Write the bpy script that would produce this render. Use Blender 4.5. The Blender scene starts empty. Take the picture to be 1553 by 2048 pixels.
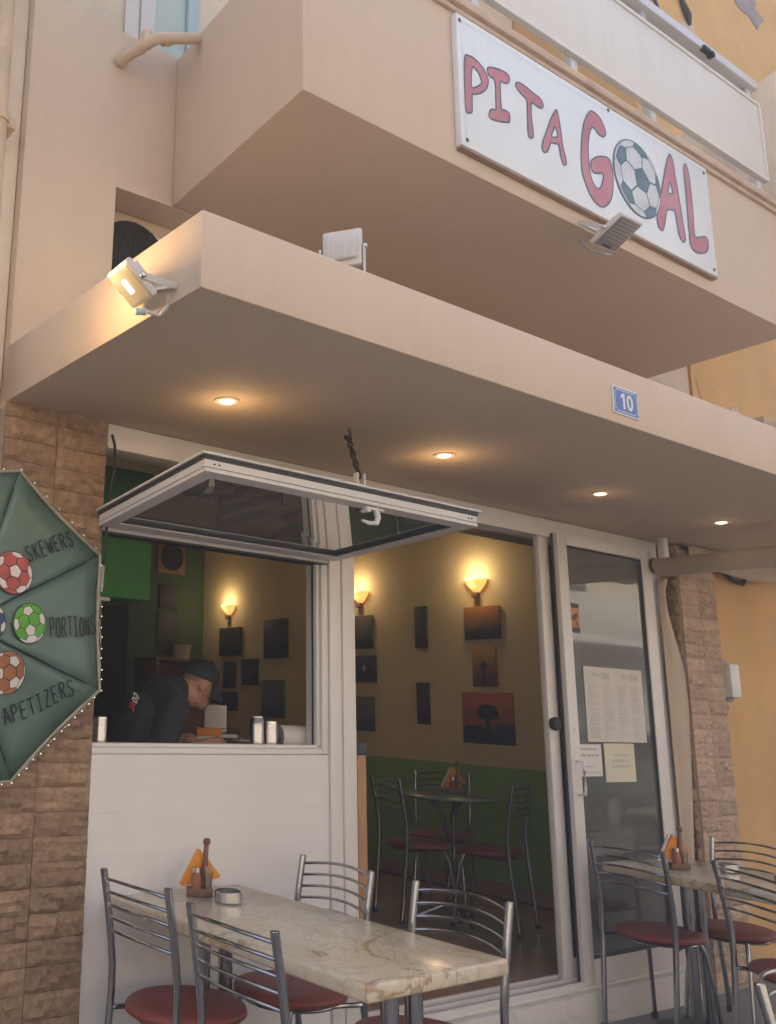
import bpy, bmesh, math, random
from mathutils import Vector, Matrix, Quaternion
from mathutils.geometry import tessellate_polygon
random.seed(7)
R = math.radians
scene = bpy.context.scene
COL = scene.collection

# ------------------------------------------------------------------ camera
cam = bpy.data.cameras.new('camera'); cam_o = bpy.data.objects.new('camera', cam); COL.objects.link(cam_o)
cam.sensor_fit = 'HORIZONTAL'; cam.sensor_width = 36.0
cam.lens = 1865.18 / 1553 * 36.0
cam.shift_x = (776.5 - 289.37) / 1553; cam.shift_y = (969.45 - 1024) / 1553
cam.clip_start = 0.02; cam.clip_end = 500
M = Matrix(((0.839538, -0.153453, -0.52118), (-0.542053, -0.171581, -0.822642), (0.036812, 0.973146, -0.227228))).to_4x4()
M.translation = (0, -3.1, 1.43); cam_o.matrix_world = M
scene.camera = cam_o
# ------------------------------------------------------------------ sky, sun, exposure
SUN_EL, SUN_DIR = 52, Vector((0.25, -1.0, 0))          # the light travels from behind the shop towards the street
world = bpy.data.worlds.new('World'); scene.world = world; world.use_nodes = True
wn = world.node_tree; bg = wn.nodes['Background']
sky = wn.nodes.new('ShaderNodeTexSky'); sky.sky_type = 'NISHITA'; sky.sun_disc = False
sky.sun_elevation = R(SUN_EL); sky.sun_rotation = math.atan2(-SUN_DIR.x, -SUN_DIR.y)
sky.air_density = 0.75; sky.dust_density = 7.0; sky.ozone_density = 0.2
wn.links.new(sky.outputs[0], bg.inputs[0]); bg.inputs[1].default_value = 0.15
sun = bpy.data.lights.new('sun', 'SUN'); sun.energy = 2.6; sun.angle = R(0.5); sun.color = (1, 0.90, 0.76)
sun_o = bpy.data.objects.new('sun', sun); COL.objects.link(sun_o)
sd = SUN_DIR.normalized() * math.cos(R(SUN_EL)) + Vector((0, 0, -math.sin(R(SUN_EL))))
sun_o.rotation_euler = sd.to_track_quat('-Z', 'Y').to_euler(); sun_o.location = (0, 6, 20)
vs = scene.view_settings; vs.view_transform = 'Standard'; vs.look = 'None'; vs.gamma = 1.0
vs.use_curve_mapping = False; vs.exposure = 1.68
scene.cycles.use_denoising = True; scene.cycles.max_bounces = 10; scene.cycles.diffuse_bounces = 5
scene.cycles.glossy_bounces = 5; scene.cycles.transparent_max_bounces = 16
scene.cycles.sample_clamp_indirect = 8.0; scene.cycles.caustics_reflective = False; scene.cycles.caustics_refractive = False

# ------------------------------------------------------------------ materials
MATS = {}
def nodes(name):
    m = bpy.data.materials.new(name); m.use_nodes = True; MATS[name] = m
    nt = m.node_tree; return m, nt, nt.nodes['Principled BSDF']
def N(nt, t, **kw):
    n = nt.nodes.new(t)
    for k, v in kw.items():
        if k in n.inputs: n.inputs[k].default_value = v
        else: setattr(n, k, v)
    return n
def mat(name, col, rough=0.6, metal=0.0, var=0.12, scale=4.0, bump=0.0, bscale=60.0, rnd=0.0, spec=0.5, coat=0.0, dirt_veil=None, dscale=1.5, damt=0.4, aniso=(1, 1, 1), emit=None, estr=0, streak=0.0):
    m, nt, b = nodes(name); L = nt.links
    tc = N(nt, 'ShaderNodeTexCoord'); mp = N(nt, 'ShaderNodeMapping'); mp.inputs['Scale'].default_value = aniso
    L.new(tc.outputs['Object'], mp.inputs[0])
    n1 = N(nt, 'ShaderNodeTexNoise', Scale=scale, Detail=6.0, Roughness=0.6); L.new(mp.outputs[0], n1.inputs['Vector'])
    mr = N(nt, 'ShaderNodeMapRange'); mr.inputs[1].default_value = 0.3; mr.inputs[2].default_value = 0.7
    mr.inputs[3].default_value = 1 - var; mr.inputs[4].default_value = 1 + var; L.new(n1.outputs[0], mr.inputs[0])
    hs = N(nt, 'ShaderNodeHueSaturation'); hs.inputs['Color'].default_value = (*col, 1); L.new(mr.outputs[0], hs.inputs['Value'])
    out = hs.outputs[0]
    if rnd:
        oi = N(nt, 'ShaderNodeObjectInfo'); m2 = N(nt, 'ShaderNodeMapRange'); m2.inputs[3].default_value = 1 - rnd; m2.inputs[4].default_value = 1 + rnd
        L.new(oi.outputs['Random'], m2.inputs[0]); h2 = N(nt, 'ShaderNodeHueSaturation'); L.new(out, h2.inputs['Color']); L.new(m2.outputs[0], h2.inputs['Value']); out = h2.outputs[0]
    if streak:
        m3 = N(nt, 'ShaderNodeMapping'); m3.inputs['Scale'].default_value = (7, 7, 0.45); L.new(tc.outputs['Object'], m3.inputs[0])
        n5 = N(nt, 'ShaderNodeTexNoise', Scale=2.2, Detail=7.0, Roughness=0.65); L.new(m3.outputs[0], n5.inputs['Vector'])
        k5 = N(nt, 'ShaderNodeMapRange'); k5.inputs[1].default_value = 0.48; k5.inputs[2].default_value = 0.78; k5.inputs[3].default_value = 1.0; k5.inputs[4].default_value = 1 - streak; L.new(n5.outputs[0], k5.inputs[0])
        h5 = N(nt, 'ShaderNodeHueSaturation'); L.new(out, h5.inputs['Color']); L.new(k5.outputs[0], h5.inputs['Value']); out = h5.outputs[0]
    if dirt_veil:
        n2 = N(nt, 'ShaderNodeTexNoise', Scale=dscale, Detail=8.0, Roughness=0.7); L.new(mp.outputs[0], n2.inputs['Vector'])
        cr = N(nt, 'ShaderNodeMapRange'); cr.inputs[1].default_value = 0.52; cr.inputs[2].default_value = 0.75; cr.inputs[4].default_value = damt
        L.new(n2.outputs[0], cr.inputs[0])
        mx = N(nt, 'ShaderNodeMix', data_type='RGBA'); L.new(cr.outputs[0], mx.inputs['Factor']); L.new(out, mx.inputs[6]); mx.inputs[7].default_value = (*dirt_veil, 1); out = mx.outputs[2]
    L.new(out, b.inputs['Base Color'])
    b.inputs['Roughness'].default_value = rough; b.inputs['Metallic'].default_value = metal; b.inputs['Specular IOR Level'].default_value = spec
    if coat: b.inputs['Coat Weight'].default_value = coat; b.inputs['Coat Roughness'].default_value = 0.1
    if bump:
        n3 = N(nt, 'ShaderNodeTexNoise', Scale=bscale, Detail=5.0); L.new(tc.outputs['Object'], n3.inputs['Vector'])
        bp = N(nt, 'ShaderNodeBump', Strength=bump, Distance=0.01); L.new(n3.outputs[0], bp.inputs['Height']); L.new(bp.outputs[0], b.inputs['Normal'])
    if emit: b.inputs['Emission Color'].default_value = (*emit, 1); b.inputs['Emission Strength'].default_value = estr
    return m
def glass(name, tint=(0.93, 0.96, 0.95), ior=1.5, rough=0.0, dirt_veil=0.03):
    m = bpy.data.materials.new(name); m.use_nodes = True; MATS[name] = m; nt = m.node_tree; nt.nodes.clear(); L = nt.links
    o = N(nt, 'ShaderNodeOutputMaterial'); mx = N(nt, 'ShaderNodeMixShader'); t = N(nt, 'ShaderNodeBsdfTransparent'); t.inputs[0].default_value = (*tint, 1)
    g = N(nt, 'ShaderNodeBsdfGlossy', Roughness=rough); f = N(nt, 'ShaderNodeFresnel', IOR=ior)
    ml = N(nt, 'ShaderNodeMath', operation='MULTIPLY_ADD'); ml.inputs[1].default_value = 1.6; ml.inputs[2].default_value = 0.02
    L.new(f.outputs[0], ml.inputs[0]); L.new(ml.outputs[0], mx.inputs[0]); L.new(t.outputs[0], mx.inputs[1]); L.new(g.outputs[0], mx.inputs[2])
    d = N(nt, 'ShaderNodeBsdfDiffuse'); d.inputs[0].default_value = (0.7, 0.68, 0.62, 1); m2 = N(nt, 'ShaderNodeMixShader')
    tc = N(nt, 'ShaderNodeTexCoord'); n = N(nt, 'ShaderNodeTexNoise', Scale=2.5, Detail=6.0); L.new(tc.outputs['Object'], n.inputs['Vector'])
    k = N(nt, 'ShaderNodeMath', operation='MULTIPLY'); k.inputs[1].default_value = dirt_veil * 2; L.new(n.outputs[0], k.inputs[0])
    L.new(k.outputs[0], m2.inputs[0]); L.new(mx.outputs[0], m2.inputs[1]); L.new(d.outputs[0], m2.inputs[2]); L.new(m2.outputs[0], o.inputs[0]); return m
def emis(name, col, s):
    m = bpy.data.materials.new(name); m.use_nodes = True; MATS[name] = m; nt = m.node_tree; nt.nodes.clear()
    o = N(nt, 'ShaderNodeOutputMaterial'); e = N(nt, 'ShaderNodeEmission', Strength=s); e.inputs[0].default_value = (*col, 1); nt.links.new(e.outputs[0], o.inputs[0]); return m

mat('peach', (0.627, 0.503, 0.385), 0.75, var=0.035, scale=1.3, bump=0.12, bscale=90, dirt_veil=(0.55, 0.42, 0.31), dscale=0.9, damt=0.35, streak=0.05)
mat('peach_ledge', (0.56, 0.43, 0.33), 0.85, var=0.12, scale=9, bump=0.5, bscale=50, dirt_veil=(0.28, 0.2, 0.15), dscale=6, damt=0.6)
mat('cream_wall', (0.72, 0.63, 0.5), 0.8, var=0.06, scale=3, bump=0.2, bscale=40, dirt_veil=(0.5, 0.4, 0.28), dscale=2, damt=0.5)
mat('ochre_wall', (0.64, 0.40, 0.17), 0.9, var=0.10, scale=1.6, bump=0.4, bscale=30, dirt_veil=(0.5, 0.33, 0.16), dscale=2.2, damt=0.6)
mat('ochre_patch', (0.62, 0.5, 0.38), 0.9, var=0.1, scale=8, bump=0.3, bscale=40)
mat('marble_panel', (0.62, 0.52, 0.42), 0.5, var=0.14, scale=2.0, aniso=(1, 3, 0.6), dirt_veil=(0.5, 0.36, 0.24), dscale=2.5, damt=0.6)
mat('white_alu', (0.73, 0.70, 0.67), 0.38, var=0.03, scale=2, dirt_veil=(0.5, 0.44, 0.38), dscale=4, damt=0.2)
mat('white_plank', (0.74, 0.725, 0.71), 0.5, var=0.03, scale=2, bump=0.05, bscale=25, rnd=0.006, dirt_veil=(0.55, 0.5, 0.45), dscale=2.2, damt=0.22)
mat('white_step', (0.68, 0.65, 0.61), 0.7, var=0.06, scale=5, bump=0.3, bscale=30, dirt_veil=(0.2, 0.17, 0.14), dscale=5, damt=0.75, aniso=(1, 1, 2.5))
mat('white_paint', (0.75, 0.74, 0.72), 0.4, var=0.03, scale=3)
mat('rail_panel', (0.72, 0.71, 0.68), 0.45, var=0.03, scale=1.2, streak=0.07, dirt_veil=(0.55, 0.48, 0.35), dscale=3, damt=0.25)
mat('rail_alu', (0.66, 0.68, 0.70), 0.35, metal=0.3, var=0.04)
mat('sign_white', (0.76, 0.81, 0.84), 0.35, var=0.02, scale=1.0, coat=0.2, streak=0.05)
mat('sign_red', (0.50, 0.20, 0.24), 0.5, var=0.15, scale=3, dirt_veil=(0.52, 0.29, 0.33), dscale=2.0, damt=0.9)
mat('sign_line', (0.10, 0.15, 0.20), 0.6, var=0.1)
mat('sign_teal', (0.12, 0.20, 0.24), 0.5, var=0.2, scale=6)
mat('ball_grey', (0.60, 0.64, 0.67), 0.5, var=0.16, scale=7)
mat('sign_edge', (0.35, 0.25, 0.18), 0.7)
mat('dark_screw', (0.12, 0.11, 0.11), 0.4, metal=0.6)
mat('steel', (0.62, 0.62, 0.62), 0.22, metal=1.0, var=0.04, scale=12)
mat('chrome', (0.36, 0.37, 0.385), 0.16, metal=1.0, var=0.08, scale=15)
mat('rubber', (0.02, 0.02, 0.022), 0.6)
mat('gasket', (0.035, 0.038, 0.042), 0.5)
mat('vinyl', (0.25, 0.062, 0.048), 0.5, var=0.15, scale=5, bump=0.15, bscale=150, rnd=0.08)
mat('iron', (0.09, 0.06, 0.045), 0.7, metal=0.5, var=0.3, scale=30)
mat('dark_iron', (0.035, 0.035, 0.04), 0.55, metal=0.3)
mat('grout', (0.45, 0.37, 0.30), 0.95, var=0.2, scale=20, bump=0.4, bscale=60)
mat('pavement', (0.24, 0.235, 0.235), 0.85, var=0.10, scale=3, bump=0.25, bscale=80, dirt_veil=(0.15, 0.14, 0.14), dscale=1.6, damt=0.5)
mat('asphalt', (0.11, 0.105, 0.10), 0.9, var=0.15, scale=8, bump=0.4, bscale=120)
mat('kerb', (0.35, 0.34, 0.32), 0.85, var=0.1, bump=0.2)
mat('ground', (0.16, 0.15, 0.14), 0.95, var=0.2)
mat('yellow_wall', (0.84, 0.71, 0.41), 0.8, var=0.05, scale=2, bump=0.1)
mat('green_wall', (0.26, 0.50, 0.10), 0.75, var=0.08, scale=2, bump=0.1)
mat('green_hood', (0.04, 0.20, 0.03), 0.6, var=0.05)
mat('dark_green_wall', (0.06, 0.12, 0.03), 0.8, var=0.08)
mat('ceiling_paint', (0.80, 0.76, 0.66), 0.9)
mat('floor_tile', (0.46, 0.30, 0.21), 0.22, var=0.10, scale=5, rnd=0.05, coat=0.3)
mat('tile_grout', (0.14, 0.10, 0.08), 0.9)
mat('wood', (0.42, 0.22, 0.10), 0.5, var=0.25, scale=6, aniso=(8, 8, 1))
mat('dark_wood', (0.08, 0.045, 0.028), 0.5, var=0.25, scale=6, aniso=(6, 6, 1))
mat('cabinet', (0.25, 0.13, 0.06), 0.5, var=0.2, scale=4, aniso=(1, 6, 6))
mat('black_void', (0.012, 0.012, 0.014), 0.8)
mat('navy', (0.03, 0.04, 0.06), 0.5)
mat('table_green', (0.12, 0.22, 0.18), 0.25, var=0.15, scale=7, coat=0.3)
mat('parasol', (0.10, 0.175, 0.15), 0.38, var=0.12, scale=3.0, bump=0.25, bscale=9, dirt_veil=(0.10, 0.17, 0.15), dscale=2.5, damt=0.35)
mat('parasol_hem', (0.36, 0.33, 0.25), 0.3, var=0.2, scale=14)
mat('ink', (0.016, 0.020, 0.018), 0.7)
mat('ball_white', (0.66, 0.62, 0.58), 0.5, var=0.04)
mat('ball_red', (0.42, 0.085, 0.075), 0.5, var=0.25, scale=14)
mat('ball_green', (0.10, 0.38, 0.035), 0.5, var=0.15, scale=14)
mat('ball_brown', (0.33, 0.13, 0.055), 0.5, var=0.2, scale=14)
mat('ball_navy', (0.03, 0.05, 0.14), 0.5, var=0.2, scale=14)
mat('plate_blue', (0.045, 0.13, 0.36), 0.3, var=0.04, coat=0.4)
mat('canvas', (0.50, 0.40, 0.30), 0.8, var=0.08, scale=3, bump=0.2, bscale=60)
mat('roller', (0.42, 0.34, 0.27), 0.5, var=0.05)
mat('paper', (0.70, 0.68, 0.66), 0.7, var=0.04)
mat('paper_cream', (0.66, 0.63, 0.48), 0.7, var=0.04)
mat('paper_warm', (0.64, 0.60, 0.55), 0.7, var=0.05)
mat('print_grey', (0.33, 0.31, 0.30), 0.8)
mat('print_dark', (0.10, 0.09, 0.10), 0.8)
mat('sticker_orange', (0.55, 0.24, 0.08), 0.6)
mat('napkin_orange', (0.80, 0.30, 0.04), 0.8, var=0.15, scale=12, bump=0.2, bscale=40)
mat('napkin_white', (0.74, 0.70, 0.64), 0.85, var=0.05)
mat('mill_wood', (0.20, 0.07, 0.04), 0.35, var=0.2, scale=20, aniso=(1, 1, .2), coat=0.3)
mat('holder_wood', (0.16, 0.08, 0.05), 0.5, var=0.2, scale=20)
mat('toothpick', (0.62, 0.45, 0.28), 0.7, var=0.1)
mat('spice', (0.30, 0.11, 0.06), 0.5, var=0.2, scale=60)
mat('shirt', (0.022, 0.023, 0.026), 0.85, var=0.15, bump=1.0, bscale=11)
mat('cap', (0.016, 0.016, 0.018), 0.8, bump=0.15, bscale=150)
mat('skin', (0.44, 0.215, 0.14), 0.5, var=0.16, scale=22, bump=0.15, bscale=140)
mat('hair', (0.24, 0.145, 0.10), 0.8, var=0.3, scale=60)
mat('jeans', (0.03, 0.04, 0.07), 0.85)
mat('shirt_red', (0.45, 0.04, 0.03), 0.7)
mat('lamp_white', (0.62, 0.60, 0.57), 0.4, var=0.03)
mat('lamp_lens_off', (0.22, 0.205, 0.19), 0.25, var=0.1, scale=40, coat=0.3)
mat('reflector', (0.55, 0.53, 0.5), 0.3, metal=0.6)
mat('cable_grey', (0.3, 0.3, 0.3), 0.6)
mat('shutter', (0.50, 0.60, 0.55), 0.6, var=0.05)
mat('shutter_blue', (0.42, 0.56, 0.62), 0.6, var=0.05)
mat('old_pipe', (0.58, 0.46, 0.33), 0.75, var=0.12, scale=8, bump=0.3, bscale=40, dirt_veil=(0.33, 0.24, 0.17), dscale=5, damt=0.5)
mat('plastic_white', (0.72, 0.71, 0.70), 0.4)
mat('box_card', (0.62, 0.50, 0.40), 0.8, var=0.05)
glass('glass', dirt_veil=0.10); glass('glass_sash', dirt_veil=0.15, tint=(0.9, 0.91, 0.88))  # pale film on the panes stands in for misty, reflected light
glass('clear_plastic', tint=(0.9, 0.88, 0.85), dirt_veil=0.06)
emis('lamp_glow', (1.0, 0.70, 0.38), 5.0)
emis('down_glow', (1.0, 0.62, 0.28), 2.6)
emis('led_glow', (1.0, 0.92, 0.8), 0.8)

# stone: rough split-face with colour between ochre and grey brown, one tone per stone
def stone(name, c1, c2):
    m, nt, b = nodes(name); L = nt.links
    tc = N(nt, 'ShaderNodeTexCoord'); oi = N(nt, 'ShaderNodeObjectInfo')
    ad = N(nt, 'ShaderNodeVectorMath', operation='MULTIPLY_ADD'); ad.inputs[1].default_value = (1, 1, 1)
    L.new(tc.outputs['Object'], ad.inputs[0]); L.new(oi.outputs['Location'], ad.inputs[2])
    n = N(nt, 'ShaderNodeTexNoise', Scale=30.0, Detail=9.0, Roughness=0.8); L.new(ad.outputs[0], n.inputs['Vector'])
    r = N(nt, 'ShaderNodeValToRGB'); e = r.color_ramp.elements; e[0].position = 0.3; e[0].color = (*c1, 1); e[1].position = 0.72; e[1].color = (*c2, 1)
    L.new(n.outputs[0], r.inputs[0])
    mr = N(nt, 'ShaderNodeMapRange'); mr.inputs[3].default_value = 0.84; mr.inputs[4].default_value = 1.14; L.new(oi.outputs['Random'], mr.inputs[0])
    h = N(nt, 'ShaderNodeHueSaturation'); L.new(r.outputs[0], h.inputs['Color']); L.new(mr.outputs[0], h.inputs['Value']); L.new(h.outputs[0], b.inputs['Base Color'])
    b.inputs['Roughness'].default_value = 0.9
    n2 = N(nt, 'ShaderNodeTexNoise', Scale=42.0, Detail=9.0, Roughness=0.85); L.new(ad.outputs[0], n2.inputs['Vector'])
    bp = N(nt, 'ShaderNodeBump', Strength=0.9, Distance=0.009); L.new(n2.outputs[0], bp.inputs['Height']); L.new(bp.outputs[0], b.inputs['Normal'])
stone('stone', (0.20, 0.13, 0.082), (0.60, 0.41, 0.26))
stone('stone_lit', (0.36, 0.255, 0.18), (0.80, 0.60, 0.44))

def marble():
    m, nt, b = nodes('marble_top'); L = nt.links
    tc = N(nt, 'ShaderNodeTexCoord'); out = None
    def vein(scale, dist, w, seed, lo):
        mp = N(nt, 'ShaderNodeMapping'); mp.inputs['Location'].default_value = (seed, seed * .7, 0); mp.inputs['Rotation'].default_value = (0, 0, seed); L.new(tc.outputs['Object'], mp.inputs[0])
        n = N(nt, 'ShaderNodeTexNoise', Scale=scale, Detail=5.0, Roughness=0.55, Distortion=dist); L.new(mp.outputs[0], n.inputs['Vector'])
        sb = N(nt, 'ShaderNodeMath', operation='SUBTRACT'); sb.inputs[1].default_value = 0.5; L.new(n.outputs[0], sb.inputs[0])
        ab = N(nt, 'ShaderNodeMath', operation='ABSOLUTE'); L.new(sb.outputs[0], ab.inputs[0])
        mr = N(nt, 'ShaderNodeMapRange', interpolation_type='SMOOTHSTEP'); mr.inputs[2].default_value = w; mr.inputs[3].default_value = lo; mr.inputs[4].default_value = 0.0; L.new(ab.outputs[0], mr.inputs[0]); return mr.outputs[0]
    n2 = N(nt, 'ShaderNodeTexNoise', Scale=4.0, Detail=7.0, Roughness=0.6, Distortion=0.8); L.new(tc.outputs['Object'], n2.inputs['Vector'])
    r = N(nt, 'ShaderNodeValToRGB'); e = r.color_ramp.elements; e[0].position = 0.34; e[0].color = (0.60, 0.50, 0.34, 1); e[1].position = 0.66; e[1].color = (0.56, 0.55, 0.46, 1); x = e.new(0.5); x.color = (0.66, 0.58, 0.44, 1)
    L.new(n2.outputs[0], r.inputs[0]); out = r.outputs[0]
    for v, c in ((vein(1.6, 1.4, .016, 1.3, .85), (0.36, 0.23, 0.12, 1)), (vein(2.6, 1.8, .03, 4.1, .45), (0.45, 0.32, 0.19, 1)), (vein(7.0, .6, .03, 7.7, .25), (0.45, 0.35, 0.24, 1))):
        mx = N(nt, 'ShaderNodeMix', data_type='RGBA'); L.new(v, mx.inputs['Factor']); L.new(out, mx.inputs[6]); mx.inputs[7].default_value = c; out = mx.outputs[2]
    L.new(out, b.inputs['Base Color']); b.inputs['Roughness'].default_value = 0.17
    n3 = N(nt, 'ShaderNodeTexNoise', Scale=9.0, Detail=6.0); L.new(tc.outputs['Object'], n3.inputs['Vector']); m4 = N(nt, 'ShaderNodeMapRange'); m4.inputs[3].default_value = 0.10; m4.inputs[4].default_value = 0.30; L.new(n3.outputs[0], m4.inputs[0]); L.new(m4.outputs[0], b.inputs['Roughness'])
marble()
def frosted():
    m, nt, b = nodes('sconce_glass'); b.inputs['Base Color'].default_value = (0.9, 0.75, 0.55, 1); b.inputs['Roughness'].default_value = 0.5
    t = N(nt, 'ShaderNodeBsdfTranslucent'); t.inputs[0].default_value = (0.95, 0.75, 0.5, 1); mx = N(nt, 'ShaderNodeMixShader'); mx.inputs[0].default_value = 0.55
    o = nt.nodes['Material Output']; nt.links.new(b.outputs[0], mx.inputs[1]); nt.links.new(t.outputs[0], mx.inputs[2]); nt.links.new(mx.outputs[0], o.inputs[0])
    b.inputs['Emission Color'].default_value = (1.0, 0.55, 0.22, 1); b.inputs['Emission Strength'].default_value = 0.25
frosted()
def flood_glass():
    m, nt, b = nodes('flood_lens'); b.inputs['Base Color'].default_value = (0.22, 0.21, 0.20, 1); b.inputs['Roughness'].default_value = 0.3
    b.inputs['Emission Color'].default_value = (1.0, 0.62, 0.25, 1); b.inputs['Emission Strength'].default_value = 0.10
flood_glass()

# ------------------------------------------------------------------ mesh helpers
class MB:
    def __init__(s): s.bm = bmesh.new()
    def box(s, x0, x1, y0, y1, z0, z1, bev=0.0, mat=None, seg=2):
        mt = Matrix.Translation(((x0 + x1) / 2, (y0 + y1) / 2, (z0 + z1) / 2)) @ Matrix.Diagonal((abs(x1 - x0), abs(y1 - y0), abs(z1 - z0), 1))
        g = bmesh.ops.create_cube(s.bm, size=1.0, matrix=(mat @ mt) if mat else mt)
        if bev: s._bev(g['verts'], bev, seg)
        return s
    def _bev(s, vs, bev, seg=2):
        es = {e for v in vs for e in v.link_edges}
        bmesh.ops.bevel(s.bm, geom=list(es), offset=bev, segments=seg, affect='EDGES', profile=0.5)
    def prism(s, pts, axis, a, b, bev=0.0):
        mk = {'z': lambda p, t: (p[0], p[1], t), 'y': lambda p, t: (p[0], t, p[1]), 'x': lambda p, t: (t, p[0], p[1])}[axis]
        lo = [s.bm.verts.new(mk(p, a)) for p in pts]; hi = [s.bm.verts.new(mk(p, b)) for p in pts]; n = len(pts)
        s.bm.faces.new(lo[::-1]); s.bm.faces.new(hi)
        for i in range(n): s.bm.faces.new((lo[i], lo[(i + 1) % n], hi[(i + 1) % n], hi[i]))
        if bev: s._bev(lo + hi, bev)
        return s
    def tube(s, path, r, n=10, closed=False, caps=True):
        P = [Vector(p) for p in path]; rs = r if isinstance(r, (list, tuple)) else [r] * len(P)
        rings = []; m = len(P); up = None
        for i, p in enumerate(P):
            if closed: t = P[(i + 1) % m] - P[i - 1]
            else: t = P[min(i + 1, m - 1)] - P[max(i - 1, 0)]
            t.normalize()
            if up is None:
                up = Vector((0, 0, 1)) if abs(t.z) < 0.9 else Vector((1, 0, 0))
            a = t.cross(up)
            if a.length < 1e-5: a = t.cross(Vector((0, 1, 0)))
            a.normalize(); b = t.cross(a).normalized(); up = -b if False else up
            rings.append([s.bm.verts.new(p + (a * math.cos(2 * math.pi * k / n) + b * math.sin(2 * math.pi * k / n)) * rs[i]) for k in range(n)])
        for i in range(m if closed else m - 1):
            A, B = rings[i], rings[(i + 1) % m]
            for k in range(n): s.bm.faces.new((A[k], A[(k + 1) % n], B[(k + 1) % n], B[k]))
        if caps and not closed:
            s.bm.faces.new(rings[0][::-1]); s.bm.faces.new(rings[-1])
        return s
    def lathe(s, prof, n=24, mat=None):
        mt = mat or Matrix.Identity(4); rings = []
        for r, z in prof:
            if r < 1e-6: rings.append([s.bm.verts.new(mt @ Vector((0, 0, z)))])
            else: rings.append([s.bm.verts.new(mt @ Vector((r * math.cos(2 * math.pi * k / n), r * math.sin(2 * math.pi * k / n), z))) for k in range(n)])
        for A, B in zip(rings, rings[1:]):
            if len(A) == 1 and len(B) == 1: continue
            for k in range(n):
                k2 = (k + 1) % n
                if len(A) == 1: s.bm.faces.new((A[0], B[k2], B[k]))
                elif len(B) == 1: s.bm.faces.new((A[k], A[k2], B[0]))
                else: s.bm.faces.new((A[k], A[k2], B[k2], B[k]))
        return s
    def poly(s, loops, fr, off=0.0):            # flat polygon with holes in a frame
        flat = [p for l in loops for p in l]; tris = tessellate_polygon([[Vector((p[0], p[1], 0)) for p in l] for l in loops])
        vs = [s.bm.verts.new(fr(p[0], p[1], off)) for p in flat]
        for t in tris:
            try: s.bm.faces.new([vs[i] for i in t])
            except ValueError: pass
        return s
    def ribbon(s, pts, w, fr, off=0.0, closed=False):
        P = [Vector((p[0], p[1])) for p in pts]; m = len(P); L, Rr = [], []
        for i in range(m):
            if closed: a, b = P[i - 1], P[(i + 1) % m]
            else: a, b = P[max(i - 1, 0)], P[min(i + 1, m - 1)]
            t = b - a
            if t.length < 1e-9: t = Vector((1, 0))
            t.normalize(); nrm = Vector((-t.y, t.x)); e = 0
            L.append(P[i] + nrm * w / 2); Rr.append(P[i] - nrm * w / 2)
        lv = [s.bm.verts.new(fr(p.x, p.y, off)) for p in L]; rv = [s.bm.verts.new(fr(p.x, p.y, off)) for p in Rr]
        for i in range(m if closed else m - 1):
            j = (i + 1) % m; s.bm.faces.new((lv[i], rv[i], rv[j], lv[j]))
        return s
    def ico(s, mt, sub=3): bmesh.ops.create_icosphere(s.bm, subdivisions=sub, radius=1.0, matrix=mt); return s
    def ell(s, c, r, rot=None, sub=3):
        mt = Matrix.Translation(c) @ (rot.to_matrix().to_4x4() if rot else Matrix.Identity(4)) @ Matrix.Diagonal((*r, 1)); return s.ico(mt, sub)
    def grid(s, fn, nu, nv):
        vs = [[s.bm.verts.new(fn(i / nu, j / nv)) for j in range(nv + 1)] for i in range(nu + 1)]
        for i in range(nu):
            for j in range(nv): s.bm.faces.new((vs[i][j], vs[i + 1][j], vs[i + 1][j + 1], vs[i][j + 1]))
        return s
    def mesh(s, name, ang=38, flat=False):
        bmesh.ops.recalc_face_normals(s.bm, faces=s.bm.faces)
        me = bpy.data.meshes.new(name); s.bm.to_mesh(me); s.bm.free()
        if not flat:
            for p in me.polygons: p.use_smooth = True
            me.set_sharp_from_angle(angle=R(ang))
        return me
    def build(s, name, m, parent=None, ang=38, flat=False):
        return obj(name, s.mesh(name, ang, flat), m, parent)
def obj(name, me, m=None, parent=None):
    if m and not me.materials: me.materials.append(MATS[m])
    o = bpy.data.objects.new(name, me); COL.objects.link(o)
    if parent: o.parent = parent
    return o
def tag(o, label=None, cat=None, group=None, kind=None):
    if label: o['label'] = label
    if cat: o['category'] = cat
    if group: o['group'] = group
    if kind: o['kind'] = kind
    return o
def thing(name, label, cat, loc=(0, 0, 0), rz=0.0, group=None):
    o = bpy.data.objects.new(name, None); o.empty_display_size = 0.1; COL.objects.link(o); o.location = loc; o.rotation_euler = (0, 0, rz)
    return tag(o, label, cat, group)
def dup(root, loc, rz, label):
    def cp(o, par):
        c = o.copy(); COL.objects.link(c); c.parent = par
        for ch in KIDS.get(o.name, ()): cp(ch, c)
        return c
    KIDS = {}
    for o in bpy.data.objects:
        if o.parent: KIDS.setdefault(o.parent.name, []).append(o)
    r = cp(root, None); r.location = loc; r.rotation_euler = (0, 0, rz); r['label'] = label
    return r
def frame(o, u, v):
    o, u, v = Vector(o), Vector(u).normalized(), Vector(v).normalized(); n = u.cross(v).normalized()
    return lambda a, b, off=0.0: o + u * a + v * b + n * off
def catmull(pts, k=4, closed=True):
    P = [Vector((p[0], p[1])) for p in pts]; m = len(P); out = []
    for i in range(m if closed else m - 1):
        p0, p1, p2, p3 = (P[(i - 1) % m], P[i], P[(i + 1) % m], P[(i + 2) % m]) if closed else (P[max(i - 1, 0)], P[i], P[i + 1], P[min(i + 2, m - 1)])
        for j in range(k):
            t = j / k
            out.append(0.5 * ((2 * p1) + (p2 - p0) * t + (2 * p0 - 5 * p1 + 4 * p2 - p3) * t * t + (3 * p1 - p0 - 3 * p2 + p3) * t ** 3))
    if not closed: out.append(P[-1])
    return [(p.x, p.y) for p in out]
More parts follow.
